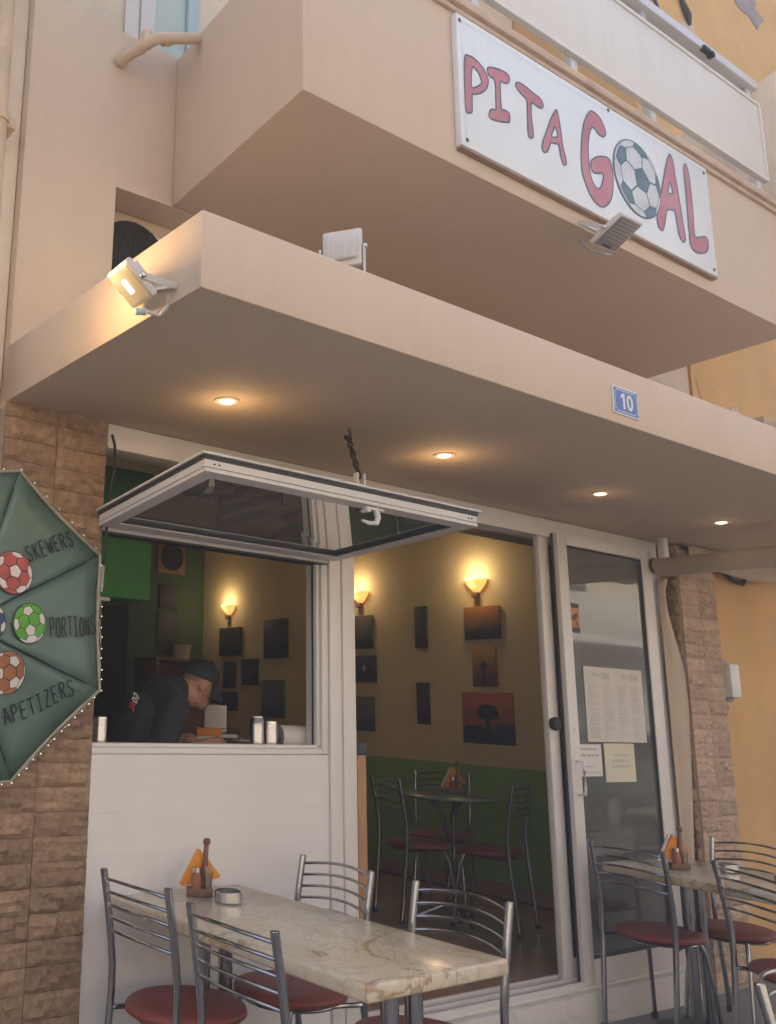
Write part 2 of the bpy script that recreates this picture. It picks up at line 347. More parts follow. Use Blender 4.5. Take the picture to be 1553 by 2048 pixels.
GL = {'S': [[(.85, .85), (.55, 1), (.2, .9), (.15, .7), (.4, .55), (.75, .42), (.85, .22), (.6, .02), (.25, .03), (.08, .2)]],
 'K': [[(.12, 1), (.12, 0)], [(.85, 1), (.15, .48)], [(.3, .58), (.88, 0)]], 'E': [[(.85, 1), (.13, 1)], [(.12, 1), (.12, 0)], [(.12, 0), (.88, 0)], [(.12, .52), (.7, .52)]],
 'W': [[(0, 1), (.25, 0)], [(.25, 0), (.5, .7)], [(.5, .7), (.75, 0)], [(.75, 0), (1, 1)]],
 'R': [[(.12, 0), (.12, 1)], [(.12, 1), (.6, .98), (.82, .8), (.7, .58), (.14, .5)], [(.4, .5), (.88, 0)]],
 'P': [[(.12, 0), (.12, 1)], [(.12, 1), (.65, .97), (.85, .76), (.65, .52), (.14, .47)]],
 'O': [[(.5, 1), (.2, .85), (.08, .5), (.2, .15), (.5, 0), (.8, .15), (.92, .5), (.8, .85), (.5, 1)]], 'T': [[(0, 1), (1, 1)], [(.5, 1), (.5, 0)]],
 'I': [[(.15, 1), (.85, 1)], [(.5, 1), (.5, 0)], [(.15, 0), (.85, 0)]], 'N': [[(.1, 0), (.12, 1)], [(.12, 1), (.85, 0)], [(.85, 0), (.88, 1)]],
 'A': [[(0, 0), (.5, 1)], [(.5, 1), (1, 0)], [(.2, .38), (.8, .38)]], 'Z': [[(.1, 1), (.9, 1)], [(.9, 1), (.08, 0)], [(.08, 0), (.92, 0)]],
 'G': [[(.88, .82), (.6, 1), (.25, .9), (.08, .5), (.25, .1), (.6, 0), (.88, .15), (.88, .45), (.55, .45)]], 'L': [[(.12, 1), (.12, 0)], [(.12, 0), (.85, 0)]]}
def write(mb, text, fr, x, y, w, h, lw, off, gap=0.32, jit=0.0):
    n = len(text); cw = w / (n + (n - 1) * gap) if n > 1 else w; rng = random.Random(text)
    for i, ch in enumerate(text):
        if ch == ' ': continue
        ox = x + i * cw * (1 + gap); jy = rng.uniform(-jit, jit) * h; sh = rng.uniform(-jit, jit)
        for st in GL[ch]:
            pts = [(ox + (p[0] + sh * p[1]) * cw, y + jy + p[1] * h) for p in st]
            if len(pts) > 3: pts = catmull(pts, 3, False)
            mb.ribbon(pts, lw, fr, off)
    return mb
# football drawn as a truncated icosahedron seen from the front
PH = (1 + 5 ** .5) / 2
ICO = [Vector(v).normalized() for v in [(-1, PH, 0), (1, PH, 0), (-1, -PH, 0), (1, -PH, 0), (0, -1, PH), (0, 1, PH), (0, -1, -PH), (0, 1, -PH), (PH, 0, -1), (PH, 0, 1), (-PH, 0, -1), (-PH, 0, 1)]]
EDG = {i: [j for j in range(12) if j != i and (ICO[i] - ICO[j]).length < 1.1] for i in range(12)}
def ball_faces(rot):
    out = []; q = rot.to_matrix()
    def add(pts, kind):
        c = sum(pts, Vector()) / len(pts); cn = c.normalized(); u = cn.orthogonal().normalized(); v = cn.cross(u)
        pts.sort(key=lambda p: math.atan2((p - c).dot(v), (p - c).dot(u))); res = []
        for i, p in enumerate(pts):
            b = pts[(i + 1) % len(pts)]
            for t in (0, .25, .5, .75): res.append(q @ (p.lerp(b, t) * 0.93 + c * 0.07).normalized())
        cc = q @ cn
        if cc.z < -0.25: return
        fl = []
        for p in res:
            x, y = p.x, p.y; l = math.hypot(x, y)
            if p.z < 0: x, y = x / l, y / l
            fl.append((x * .965, y * .965))
        A = sum(fl[i - 1][0] * fl[i][1] - fl[i][0] * fl[i - 1][1] for i in range(len(fl))) / 2
        if abs(A) > 0.012: out.append((fl, kind))
    for i in range(12): add([ICO[i].lerp(ICO[j], 1 / 3) for j in EDG[i]], 'p')
    for i in range(12):
        for j in EDG[i]:
            for k in EDG[i]:
                if i < j < k and k in EDG[j]:
                    add([ICO[a].lerp(ICO[b], 1 / 3) for a in (i, j, k) for b in (i, j, k) if a != b], 'h')
    return out
def football(parent, fr, cx, cy, r, rot, mats, line='ink', off=0.002, pick=None, name='football_drawing'):
    a = MB(); a.poly([[(cx + r * math.cos(t * math.pi / 24), cy + r * math.sin(t * math.pi / 24)) for t in range(48)]], fr, off); d = a.build(name, line, parent, flat=True)
    for n, (pl, k) in enumerate(ball_faces(rot)):
        key = mats[k] if not (pick and n in pick) else pick[n]
        MB().poly([[(cx + p[0] * r, cy + p[1] * r) for p in pl]], fr, off + 0.0008).build('ball_panel', key, d, flat=True)
    return d

# ------------------------------------------------------------------ ground, road
GS = -0.012
def gz(x): return GS * (x - 2.2)
def flat(name, x0, x1, y0, y1, z, m, kind='structure'):
    b = MB(); b.grid(lambda u, v: (x0 + (x1 - x0) * u, y0 + (y1 - y0) * v, z(x0 + (x1 - x0) * u) if callable(z) else z), 1, 1); return tag(b.build(name, m, flat=True), kind=kind)
flat('ground', -150, 150, -150, 150, -0.22, 'ground')
flat('road', -60, 60, -8.2, -3.75, -0.20, 'asphalt')
pv = MB(); pv.prism([(-12, -3.6), (16, -3.6), (16, 0.3), (-12, 0.3)], 'z', -0.21, 0.0)
for v in pv.bm.verts:
    if v.co.z > -0.1: v.co.z = gz(v.co.x)
tag(pv.build('pavement', 'pavement', flat=True), kind='structure')
kb = MB(); kb.box(-12, 16, -3.75, -3.602, -0.21, -0.045, 0.015); tag(kb.build('kerb', 'kerb'), kind='structure')
flat('far_pavement', -30, 30, -9.6, -8.2, -0.08, 'pavement')

# ------------------------------------------------------------------ the shop building
B = thing('shop_building', 'peach rendered two storey building with wide flat canopy and open shopfront', 'building')
def part(name, m, fn, parent=None, **kw):
    b = MB(); fn(b); return b.build(name, m, parent or B, **kw)
# upper wall panel on the left with the slot under it, and the recessed strip above the canopy
part('wall', 'peach', lambda b: b.prism([(1.335, 2.49), (1.760, 2.49), (1.760, 3.557), (2.12, 3.557), (2.12, 4.315), (1.335, 4.315)], 'y', 0.0, 0.16, 0.004))
part('recessed_wall', 'peach', lambda b: b.box(1.34, 6.39, 0.185, 0.42, 2.46, 3.72))
part('wall', 'peach', lambda b: b.box(5.73, 6.389, 0.03, 0.183, 2.74, 4.05))
part('recess_ceiling', 'peach', lambda b: b.box(1.762, 5.725, 0.002, 0.9, 3.563, 3.70))
part('canopy', 'peach', lambda b: b.prism([(1.335, 0.21), (1.331, -1.24), (7.4, -1.24), (7.4, 0.21)], 'z', 2.507, 2.735, 0.006))
bal = part('balcony', 'peach', lambda b: b.prism([(2.052, -0.002), (1.972, -0.935), (5.61, -0.935), (5.70, -0.002)], 'z', 3.559, 4.30, 0.006))
part('ledge', 'peach_ledge', lambda b: (b.prism([(1.98, -0.80), (1.966, -0.972), (5.64, -0.972), (5.66, -0.80)], 'z', 4.302, 4.345, 0.008), b.prism([(1.985, -0.90), (1.975, -0.953), (5.625, -0.953), (5.63, -0.90)], 'z', 4.275, 4.301, 0.006)), bal)
# railing of the balcony
rl = part('railing', 'rail_alu', lambda b: (b.box(2.1, 5.56, -0.935, -0.865, 5.085, 5.14, 0.006)), B)
for x in (2.15, 3.0, 3.72, 4.40, 5.50):
    part('post', 'rail_alu', lambda b: b.box(x - 0.025, x + 0.025, -0.905, -0.862, 4.347, 5.085, 0.003), rl)
part('panel', 'rail_panel', lambda b: b.box(2.1, 5.545, -0.925, -0.908, 4.50, 4.975, 0.003), rl)
part('panel_edge', 'rail_panel', lambda b: (b.box(2.1, 5.56, -0.933, -0.9, 4.975, 4.995, 0.002), b.box(5.545, 5.56, -0.934, -0.9, 4.485, 4.974, 0.002), b.box(2.1, 5.544, -0.933, -0.9, 4.482, 4.50, 0.002)), rl)
part('bottom_rail', 'rail_alu', lambda b: b.box(2.1, 5.5, -0.88, -0.85, 4.40, 4.43, 0.002), rl)
part('bolt', 'dark_iron', lambda b: (b.box(4.93, 5.0, -0.95, -0.92, 5.075, 5.10, 0.003), b.box(5.0, 5.03, -0.955, -0.92, 5.06, 5.09, 0.003)), rl)
# upper storey behind the terrace parapet
part('upper_wall', 'cream_wall', lambda b: b.box(1.335, 6.0, 0.95, 1.15, 3.7, 8.2))
part('terrace_floor', 'ceiling_paint', lambda b: b.box(1.5, 6.38, 0.165, 0.95, 3.72, 3.86))
part('parapet', 'peach', lambda b: b.box(2.125, 5.7, 0.003, 0.15, 3.705, 4.31))
part('sun_block_roof', 'cream_wall', lambda b: b.box(1.3, 6.39, 0.95, 9, 8.2, 8.45))  # out of view, added to keep the sun off the pavement
part('sun_block_wall', 'cream_wall', lambda b: b.box(1.3, 6.39, 8.8, 9.0, 0, 8.2))  # unseen, added to stop the sun coming from behind
dr = part('shutter', 'shutter', lambda b: b.box(2.50, 2.72, 0.925, 0.948, 3.87, 6.2, 0.004))
part('shutter', 'shutter_blue', lambda b: b.box(2.722, 2.80, 0.90, 0.948, 3.87, 6.2, 0.004))
part('door_frame', 'white_alu', lambda b: (b.box(2.40, 2.498, 0.915, 0.948, 3.87, 6.25, 0.006), b.box(2.30, 2.396, 0.93, 0.949, 3.87, 6.25, 0.004)))
for k, x in enumerate((3.1, 4.6)):
    w = part('shutter', 'shutter', lambda b: b.box(x, x + 1.0, 0.925, 0.948, 3.87, 6.1, 0.004))
    for q in range(18):
        part('slat', 'shutter', lambda b: b.box(x + 0.06, x + 0.94, 0.91, 0.9245, 4.0 + q * 0.115, 4.085 + q * 0.115, 0.004), w)
# interior shell
part('interior_wall', 'yellow_wall', lambda b: b.box(6.13, 6.25, 0.03, 5.3, 1.06, 3.3))
part('dado', 'green_wall', lambda b: b.box(6.12, 6.25, 0.03, 5.3, 0.10, 1.058))
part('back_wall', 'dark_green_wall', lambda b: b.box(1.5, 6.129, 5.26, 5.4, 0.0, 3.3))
part('side_wall', 'yellow_wall', lambda b: b.box(1.5, 1.74, 0.2, 5.26, 0.0, 3.3))
part('ceiling', 'ceiling_paint', lambda b: b.box(1.5, 6.25, 0.42, 5.4, 3.3, 3.45))
fl = part('floor', 'tile_grout', lambda b: b.box(1.741, 6.118, 0.06, 5.259, 0.02, 0.145))
tile = MB(); tile.box(-0.162, 0.162, -0.162, 0.162, -0.004, 0.004, 0.002, seg=1); tme = tile.mesh('tile')
tme.materials.append(MATS['floor_tile'])
for i in range(9):
    for j in range(11):
        o = obj('tile', tme, None, fl); o.location = (3.22 + i * 0.33 - 0.02, 0.235 + j * 0.33, 0.150 + random.uniform(-.0006, .0006))
sk = MB(); sk.box(-0.004, 0.004, -0.163, 0.163, -0.045, 0.045, 0.002, seg=1); sme = sk.mesh('skirting_tile'); sme.materials.append(MATS['floor_tile'])
skr = part('skirting', 'tile_grout', lambda b: b.box(6.112, 6.119, 0.06, 5.25, 0.146, 0.25))
for j in range(14):
    o = obj('skirting_tile', sme, None, skr); o.location = (6.107, 0.24 + j * 0.33, 0.203)
part('doorway', 'black_void', lambda b: b.box(4.55, 5.15, 5.245, 5.259, 0.15, 2.42))  # black panel, the dark of the unlit opening put into its colour
hood = part('hood', 'green_hood', lambda b: b.box(1.76, 2.53, 0.8, 1.6, 1.92, 3.28, 0.01))
part('hood_trim', 'white_alu', lambda b: b.box(1.80, 2.30, 0.803, 1.0, 1.902, 1.918), hood)

# ---- shopfront: white frame, planked apron, sash, sliding door
SF = part('shopfront_frame', 'white_alu', lambda b: (
    b.box(1.776, 5.70, -0.015, 0.10, 2.405, 2.505, 0.004),
    b.box(1.776, 2.985, 0.0, 0.09, 2.075, 2.115, 0.003),
    b.box(2.965, 3.035, -0.012, 0.10, 0.16, 2.404, 0.004), b.box(3.037, 3.098, -0.02, 0.09, 0.16, 2.404, 0.004), b.box(3.10, 3.125, -0.008, 0.10, 0.16, 2.404, 0.003),
    b.box(2.925, 2.962, -0.002, 0.09, 1.24, 2.074, 0.003), b.box(2.905, 2.9245, 0.012, 0.08, 1.268, 2.074, 0.002),
    b.box(1.772, 2.924, -0.004, 0.09, 1.238, 1.262, 0.003), b.box(1.772, 2.924, 0.012, 0.08, 1.2625, 1.277, 0.002),
    b.box(5.60, 5.66, -0.04, 0.09, 0.12, 2.404, 0.004), b.box(5.662, 5.72, -0.012, 0.09, 0.12, 2.404, 0.004)))
part('gasket', 'gasket', lambda b: (b.box(2.900, 2.9045, 0.03, 0.038, 1.277, 2.074), b.box(1.776, 2.96, -0.006, 0.06, 2.066, 2.0745)), SF)
apron = part('apron_wall', 'white_alu', lambda b: (b.box(1.765, 2.963, 0.012, 0.12, 0.02, 1.237)))
z = 0.06
rows = [0.06 + 0.0746 * i for i in range(15)] + [1.1785, 1.2365]
for a, c in zip(rows, rows[1:]):
    part('plank', 'white_plank', lambda b: b.box(1.764 + random.uniform(0, .002), 2.962, random.uniform(-0.0003, 0.0003), 0.0115, a + 0.00005, c - 0.00005, 0.00025, seg=1), apron)
part('sill', 'white_step', lambda b: (b.prism([(2.90, -0.09), (5.75, -0.09), (5.75, 0.11), (2.90, 0.11)], 'z', -0.06, 0.118, 0.012), b.box(1.76, 2.90, -0.02, 0.10, -0.04, 0.055, 0.008)))
part('door_track', 'white_alu', lambda b: (b.box(3.126, 5.599, -0.055, 0.10, 0.12, 0.137, 0.002), b.box(3.126, 5.599, -0.05, -0.043, 0.1375, 0.160), b.box(3.126, 5.599, -0.005, 0.003, 0.1375, 0.168), b.box(3.126, 5.599, 0.045, 0.055, 0.1375, 0.176)), SF)
part('track_gap', 'gasket', lambda b: (b.box(3.127, 5.598, -0.0425, -0.0055, 0.1373, 0.1395), b.box(3.127, 5.598, 0.0035, 0.0445, 0.1373, 0.1395)), SF)
# sliding door leaf
def leaf(x0, x1, y0, y1, sw=0.085):
    d = part('sliding_door', 'white_alu', lambda b: (b.box(x0, x0 + sw, y0, y1, 0.14, 2.43, 0.006), b.box(x1 - sw * 1.25, x1, y0, y1, 0.14, 2.43, 0.006), b.box(x0 + sw, x1 - sw * 1.25, y0 + .001, y1 - .001, 2.368, 2.429, 0.004), b.box(x0 + sw, x1 - sw * 1.25, y0 + .001, y1 - .001, 0.141, 0.252, 0.004)))
    part('pane', 'glass', lambda b: b.box(x0 + sw, x1 - sw * 1.25, (y0 + y1) / 2 - .003, (y0 + y1) / 2 + .003, 0.252, 2.368), d)
    part('gasket', 'gasket', lambda b: (b.box(x0 + sw, x0 + sw + .007, y0 + .008, y1 - .008, 0.252, 2.368), b.box(x1 - sw * 1.25 - .007, x1 - sw * 1.25, y0 + .008, y1 - .008, 0.252, 2.368), b.box(x0 + sw + .007, x1 - sw * 1.25 - .007, y0 + .008, y1 - .008, 2.36, 2.368), b.box(x0 + sw + .007, x1 - sw * 1.25 - .007, y0 + .008, y1 - .008, 0.252, 0.26)), d)
    return d
door = leaf(4.63, 5.56, -0.058, -0.014)
part('gasket', 'gasket', lambda b: b.box(4.623, 4.6295, -0.03, -0.02, 0.145, 2.425), door)
part('handle', 'white_paint', lambda b: (b.tube([(4.665, -0.062, 1.215), (4.665, -0.10, 1.21), (4.665, -0.105, 1.17), (4.665, -0.105, 1.09), (4.665, -0.10, 1.05), (4.665, -0.062, 1.045)], 0.0075, 8), b.box(4.65, 4.68, -0.062, -0.0585, 1.20, 1.24, 0.002), b.box(4.65, 4.68, -0.062, -0.0585, 1.02, 1.06, 0.002)), door)
part('lock', 'steel', lambda b: b.lathe([(0, 0), (.012, 0), (.012, .006), (0, .006)], 12, Matrix.Translation((4.672, -0.058, 1.37)) @ Matrix.Rotation(R(90), 4, 'X')), door)
door2 = leaf(4.552, 5.45, 0.006, 0.044, 0.088)
part('knob', 'rubber', lambda b: b.lathe([(0, 0), (.03, 0), (.036, .02), (.03, .035), (0, .04)], 16, Matrix.Translation((4.578, 0.006, 1.40)) @ Matrix.Rotation(R(90), 4, 'X')), door2)

# top-hung window swung up on a chain
def sash():
    A, Bq, Cc, D = Vector((1.735, -0.725, 2.170)), Vector((2.998, -0.795, 2.142)), Vector((2.985, -0.03, 2.085)), Vector((1.745, -0.03, 2.085))   # bottom face corners: outer left, outer right, hinge right, hinge left
    nrm = (Bq - A).cross(D - A).normalized()
    if nrm.z < 0: nrm = -nrm
    def quadbox(b, P, Q, wdir, w, z0, z1):
        vs = []
        for zz in (z0, z1):
            for p in (P, Q, Q + wdir(Q) * w, P + wdir(P) * w): vs.append(b.bm.verts.new(p + nrm * zz))
        for f in ((3, 2, 1, 0), (4, 5, 6, 7), (0, 1, 5, 4), (1, 2, 6, 5), (2, 3, 7, 6), (3, 0, 4, 7)): b.bm.faces.new([vs[i] for i in f])
    def lerp2(u, v): return (A.lerp(Bq, u)).lerp(D.lerp(Cc, u), v)
    def ringf(b, u0, u1, v0, v1, iu, iv, z0, z1):
        o = [(u0, v0), (u1, v0), (u1, v1), (u0, v1)]; i = [(u0 + iu, v0 + iv), (u1 - iu, v0 + iv), (u1 - iu, v1 - iv), (u0 + iu, v1 - iv)]
        V = {}
        for key, L in (('o', o), ('i', i)):
            for zz in (0, 1): V[key, zz] = [b.bm.verts.new(lerp2(*p) + nrm * (z0, z1)[zz]) for p in L]
        for k in range(4):
            m = (k + 1) % 4
            b.bm.faces.new((V['o', 0][k], V['o', 0][m], V['i', 0][m], V['i', 0][k])); b.bm.faces.new((V['o', 1][k], V['i', 1][k], V['i', 1][m], V['o', 1][m]))
            b.bm.faces.new((V['o', 0][k], V['o', 1][k], V['o', 1][m], V['o', 0][m])); b.bm.faces.new((V['i', 0][k], V['i', 0][m], V['i', 1][m], V['i', 1][k]))
    s = MB(); ringf(s, 0, 1, 0, 1, 0.045, 0.075, 0, 0.042); so = s.build('window_sash', 'white_alu', B, flat=True)
    s = MB(); ringf(s, -0.004, 1.004, -0.007, 1.0, 0.03, 0.05, 0.0425, 0.056); s.build('gasket', 'gasket', so, flat=True)
    s = MB(); ringf(s, -0.012, 1.012, -0.02, 1.0, 0.02, 0.03, 0.0565, 0.064); s.build('cover_lip', 'white_alu', so, flat=True)
    s = MB(); ringf(s, 0.0445, 0.9555, 0.0745, 0.9255, 0.008, 0.012, 0.006, 0.03); s.build('glazing_seal', 'gasket', so, flat=True)
    s = MB()
    for zz in (0.018, 0.024): s.bm.faces.new([s.bm.verts.new(lerp2(u, v) + nrm * zz) for u, v in ((.045, .075), (.955, .075), (.955, .925), (.045, .925))])
    s.build('pane', 'glass_sash', so, flat=True)
    # groove along the outer edges and screw holes
    s = MB()
    for p, q in (((0, 0), (1, 0)), ((0, 1), (0, 0))):
        P, Q = lerp2(*p), lerp2(*q); d = (Q - P).normalized(); out = d.cross(nrm)
        cen = lerp2(.5, .5)
        if out.dot((P + Q) / 2 - cen) < 0: out = -out
        vs = [s.bm.verts.new(x + out * 0.0012 + nrm * h) for x, h in ((P, 0.013), (Q, 0.013), (Q, 0.0155), (P, 0.0155))]; s.bm.faces.new(vs)
    s.build('groove', 'gasket', so, flat=True)
    s = MB()
    for u in (0.03, 0.045, 0.965, 0.978):
        P = lerp2(u, 0); s.ell(P + nrm * 0.028, (.006, .003, .004), sub=1)
    tag(s.build('drain_hole', 'gasket', so), kind='stuff')
    # handle below the outer edge
    h = lerp2(0.595, 0.035); s = MB(); s.box(h.x - .045, h.x + .045, h.y - .012, h.y + .012, h.z - .010, h.z - .0005, 0.003); s.box(h.x - .05, h.x - .03, h.y - .018, h.y + .016, h.z - .022, h.z - .0105, 0.003)
    s.tube([(h.x + .01, h.y - .002, h.z - .008), (h.x + .018, h.y - .004, h.z - .035), (h.x + .01, h.y - .004, h.z - .055), (h.x - .03, h.y - .01, h.z - .062), (h.x - .075, h.y - .014, h.z - .058)], [.011, .011, .010, .008, .005], 8); s.build('handle', 'white_paint', so)
    # bracket on top, chain, ceiling hook
    t = lerp2(0.545, 0.03) + nrm * 0.065; hook = Vector((2.54, -0.565, 2.503))
    MB().box(t.x - .02, t.x - .014, t.y - .012, t.y + .012, t.z, t.z + .055, .002).build('bracket_plate', 'white_paint', so); MB().box(t.x + .014, t.x + .02, t.y - .012, t.y + .012, t.z, t.z + .055, .002).build('bracket_plate', 'white_paint', so)
    a = t + Vector((0, 0, .04)); n = 8; ch = MB()
    for k in range(n):
        p, q = a.lerp(hook - Vector((0, 0, .035)), k / n), a.lerp(hook - Vector((0, 0, .035)), (k + 1) / n); d = (q - p); L = d.length; d.normalize()
        sd2 = d.cross(Vector((0, 1, 0)) if k % 2 else Vector((1, 0.3, 0))).normalized(); c = (p + q) / 2; w = .009
        pts = [c + d * (L * .68) * math.cos(x) + sd2 * w * math.sin(x) for x in [2 * math.pi * i / 12 for i in range(12)]]
        ch.tube(pts, 0.0042, 6, closed=True)
    ch.build('chain', 'iron', so)
    s = MB(); s.tube([hook + Vector((-.018, 0, -.03)), hook + Vector((-.016, 0, -.045)), hook + Vector((0, 0, -.05)), hook + Vector((.016, 0, -.04)), hook + Vector((.012, 0, -.015)), hook + Vector((.004, 0, .004))], .0045, 7); s.build('hook', 'iron', so)
sash()

# ---- stone clad pillars
def brick_mesh(w, h, d, seed):
    rng = random.Random(seed); b = MB(); nu, nv = 9, 5
    g = [[0] * (nv + 1) for _ in range(nu + 1)]
    amp = rng.uniform(.005, .014); px, pz = rng.uniform(-1, 1), rng.uniform(-1, 1)
    for i in range(nu + 1):
        for j in range(nv + 1):
            e = i in (0, nu) or j in (0, nv)
            dep = d if e else d + amp + rng.uniform(-.009, .011) + .006 * px * (i / nu - .5) + .004 * pz * (j / nv - .5)
            x = (i / nu - .5) * w + (0 if i in (0, nu) else rng.uniform(-.25, .25) * w / nu); zz = (j / nv - .5) * h + (0 if j in (0, nv) else rng.uniform(-.25, .25) * h / nv)
            if e: x += rng.uniform(-.0012, .0012); zz += rng.uniform(-.0012, .0012)
            g[i][j] = b.bm.verts.new((x, -dep, zz))
    for i in range(nu):
        for j in range(nv): b.bm.faces.new((g[i][j], g[i + 1][j], g[i + 1][j + 1], g[i][j + 1]))
    rim = [g[i][0] for i in range(nu + 1)] + [g[nu][j] for j in range(1, nv + 1)] + [g[i][nv] for i in range(nu - 1, -1, -1)] + [g[0][j] for j in range(nv - 1, 0, -1)]
    back = [b.bm.verts.new((v.co.x, 0.0, v.co.z)) for v in rim]
    for k in range(len(rim)): m = (k + 1) % len(rim); b.bm.faces.new((rim[k], back[k], back[m], rim[m]))
    return b.mesh('brick', ang=25)
pl = part('stone_pillar', 'grout', lambda b: b.box(1.338, 1.770, 0.004, 0.19, -0.05, 2.503))
BV = [brick_mesh(0.2165, 0.0815, 0.010, s) for s in range(14)]
for me in BV: me.materials.append(MATS['stone'])
rw = 0.0834; nrow = 30
for r in range(nrow):
    for c in range(2):
        o = obj('brick', random.choice(BV), None, pl); o.location = (1.4455 + c * 0.2195, 0.003, 0.04 + (r + .5) * rw - 0.004 * (r > 20)); o.rotation_euler = (0, random.choice((0, 0, math.pi)), 0)
PX0, PYF = 5.83, -0.06
pr = part('stone_pillar', 'grout', lambda b: b.box(PX0 + .004, 6.25, PYF + .004, 0.2, -0.1, 2.503))
BV2 = [brick_mesh(0.205, 0.082, 0.012, 50 + s) for s in range(12)]; BV3 = [brick_mesh(0.120, 0.082, 0.010, 80 + s) for s in range(6)]
for me in BV2: me.materials.append(MATS['stone_lit'])
for me in BV3: me.materials.append(MATS['stone'])  # side face gets a darker stone than the lit front, shade put into colour
for r in range(30):
    off = 0.0
    for c in range(2):
        o = obj('brick', random.choice(BV2), None, pr); o.location = (PX0 + .107 + c * 0.209, PYF + .003, -0.02 + (r + .5) * rw); o.rotation_euler = (0, random.choice((0, math.pi)), 0)
    o = obj('brick', random.choice(BV3), None, pr); o.location = (PX0 + .003, PYF + .063, -0.02 + (r + .5) * rw); o.rotation_euler = (0, random.choice((0, math.pi)), R(-90))

# ------------------------------------------------------------------ neighbours
NB = thing('neighbour_building', 'ochre rendered building with peeling patches right of the stone pillar', 'building', (6.3, 0, 0))
def npart(name, m, fn, par=None, **kw):
    b = MB(); fn(b); bmesh.ops.translate(b.bm, verts=b.bm.verts, vec=(-6.3, 0, 0)); return b.build(name, m, par or NB, **kw)
npart('wall', 'ochre_wall', lambda b: b.prism([(6.392, -0.1), (16, -0.1), (16, 9), (6.02, 9), (6.02, 4.0), (6.392, 4.0)], 'y', 0.012, 5.0))
npart('wall', 'ochre_wall', lambda b: b.box(6.255, 6.391, 0.004, 0.17, -0.1, 2.502))
npart('ledge', 'peach_ledge', lambda b: b.box(6.55, 12, -0.34, 0.01, 3.36, 3.42, 0.01))
npart('side_panel', 'marble_panel', lambda b: b.prism([(0.01, 4.05), (-1.35, 4.05), (-1.35, 5.62), (-0.72, 5.46), (0.01, 5.3)], 'x', 6.06, 6.14, 0.004))
npart('panel_strip', 'marble_panel', lambda b: b.prism([(-0.70, 4.45), (-1.30, 5.42), (-1.30, 5.46), (-0.66, 4.45)], 'x', 6.045, 6.058, 0.003))
npart('panel_strip', 'marble_panel', lambda b: b.prism([(-0.55, 4.10), (-1.30, 4.62), (-1.30, 4.67), (-0.55, 4.15)], 'x', 6.040, 6.058, 0.003))
rng = random.Random(3)
def blob(cx, cz, r, k):
    rr = random.Random(k); return [(cx + r * rr.uniform(.5, 1.3) * math.cos(a), cz + r * 0.8 * rr.uniform(.5, 1.3) * math.sin(a)) for a in [i * math.pi / 7 for i in range(14)]]
npart('plaster_patch', 'ochre_patch', lambda b: b.prism(blob(6.95, 3.60, .07, 1), 'y', 0.007, 0.011))
mat('bare_plaster', (0.30, 0.28, 0.29), 0.9, var=0.2, scale=8)
npart('plaster_patch', 'bare_plaster', lambda b: b.prism(blob(8.0, 7.5, .22, 2), 'y', 0.006, 0.011))
npart('plaster_patch', 'ochre_patch', lambda b: b.prism(blob(6.88, 6.75, .11, 5), 'y', 0.0075, 0.011))
npart('crack', 'sign_edge', lambda b: b.ribbon([(6.45, 3.75), (6.47, 3.66), (6.50, 3.6), (6.49, 3.45), (6.515, 3.38), (6.53, 3.3)], .010, frame((0, 0.009, 0), (1, 0, 0), (0, 0, 1))))
npart('crack', 'ochre_patch', lambda b: b.ribbon([(6.6, 2.2), (6.61, 2.15), (6.66, 2.1), (6.665, 2.0), (6.7, 1.9)], .004, frame((0, .009, 0), (1, 0, 0), (0, 0, 1))))
npart('wall_cable', 'rubber', lambda b: b.tube([(6.5, 0.0, 2.42), (6.62, -.01, 2.36), (6.75, -.01, 2.35), (6.82, -.005, 2.42)], .012, 6))
npart('wall_cable', 'rubber', lambda b: b.tube([(6.35, 0.0, 6.9), (6.45, -.01, 6.6), (6.48, -.01, 6.3), (6.46, 0, 6.0)], .012, 6))
npart('wall_cable', 'rubber', lambda b: b.tube([(6.78, 0.0, 7.1), (6.80, -.01, 6.95), (6.86, -.015, 6.85), (6.88, -.01, 6.78)], [.012, .02, .026, .01], 6))
NL = thing('left_building', 'weathered cream building behind the downpipe at the left edge', 'building', (0, 0, 0))
def lpart(name, m, fn, par=None):
    b = MB(); fn(b); return b.build(name, m, par or NL)
lpart('wall', 'cream_wall', lambda b: b.box(-9, 1.331, 0.05, 6, -0.1, 8.5))
for wx in (-6.5, -3.8, -1.2):
    for wz in (1.0, 4.6):
        w = lpart('window', 'dark_wood', lambda b: b.box(wx, wx + 1.1, 0.02, 0.049, wz, wz + 1.6, 0.006)); lpart('pane', 'glass', lambda b: b.box(wx + .08, wx + 1.02, 0.012, 0.019, wz + .08, wz + 1.52), w)
# building across the street: only met in reflections and as bounced light
OB = thing('facing_building', 'pale sunlit house across the street mirrored in the door glass', 'building', (3, -9.6, 0))
def opart(name, m, fn, par=None):
    b = MB(); fn(b); bmesh.ops.translate(b.bm, verts=b.bm.verts, vec=(-3, 9.6, 0)); return b.build(name, m, par or OB)
opart('wall', 'cream_wall', lambda b: b.box(-14, 26, -14, -9.6, -0.2, 5.0))
for wx in range(-13, 25, 4):
    for wz in (0.9, 3.1):
        w = opart('window', 'shutter', lambda b: b.box(wx, wx + 1.2, -9.58, -9.55, wz, wz + 1.6, 0.01)); opart('pane', 'glass', lambda b: b.box(wx + .1, wx + 1.1, -9.548, -9.542, wz + .1, wz + 1.5), w)

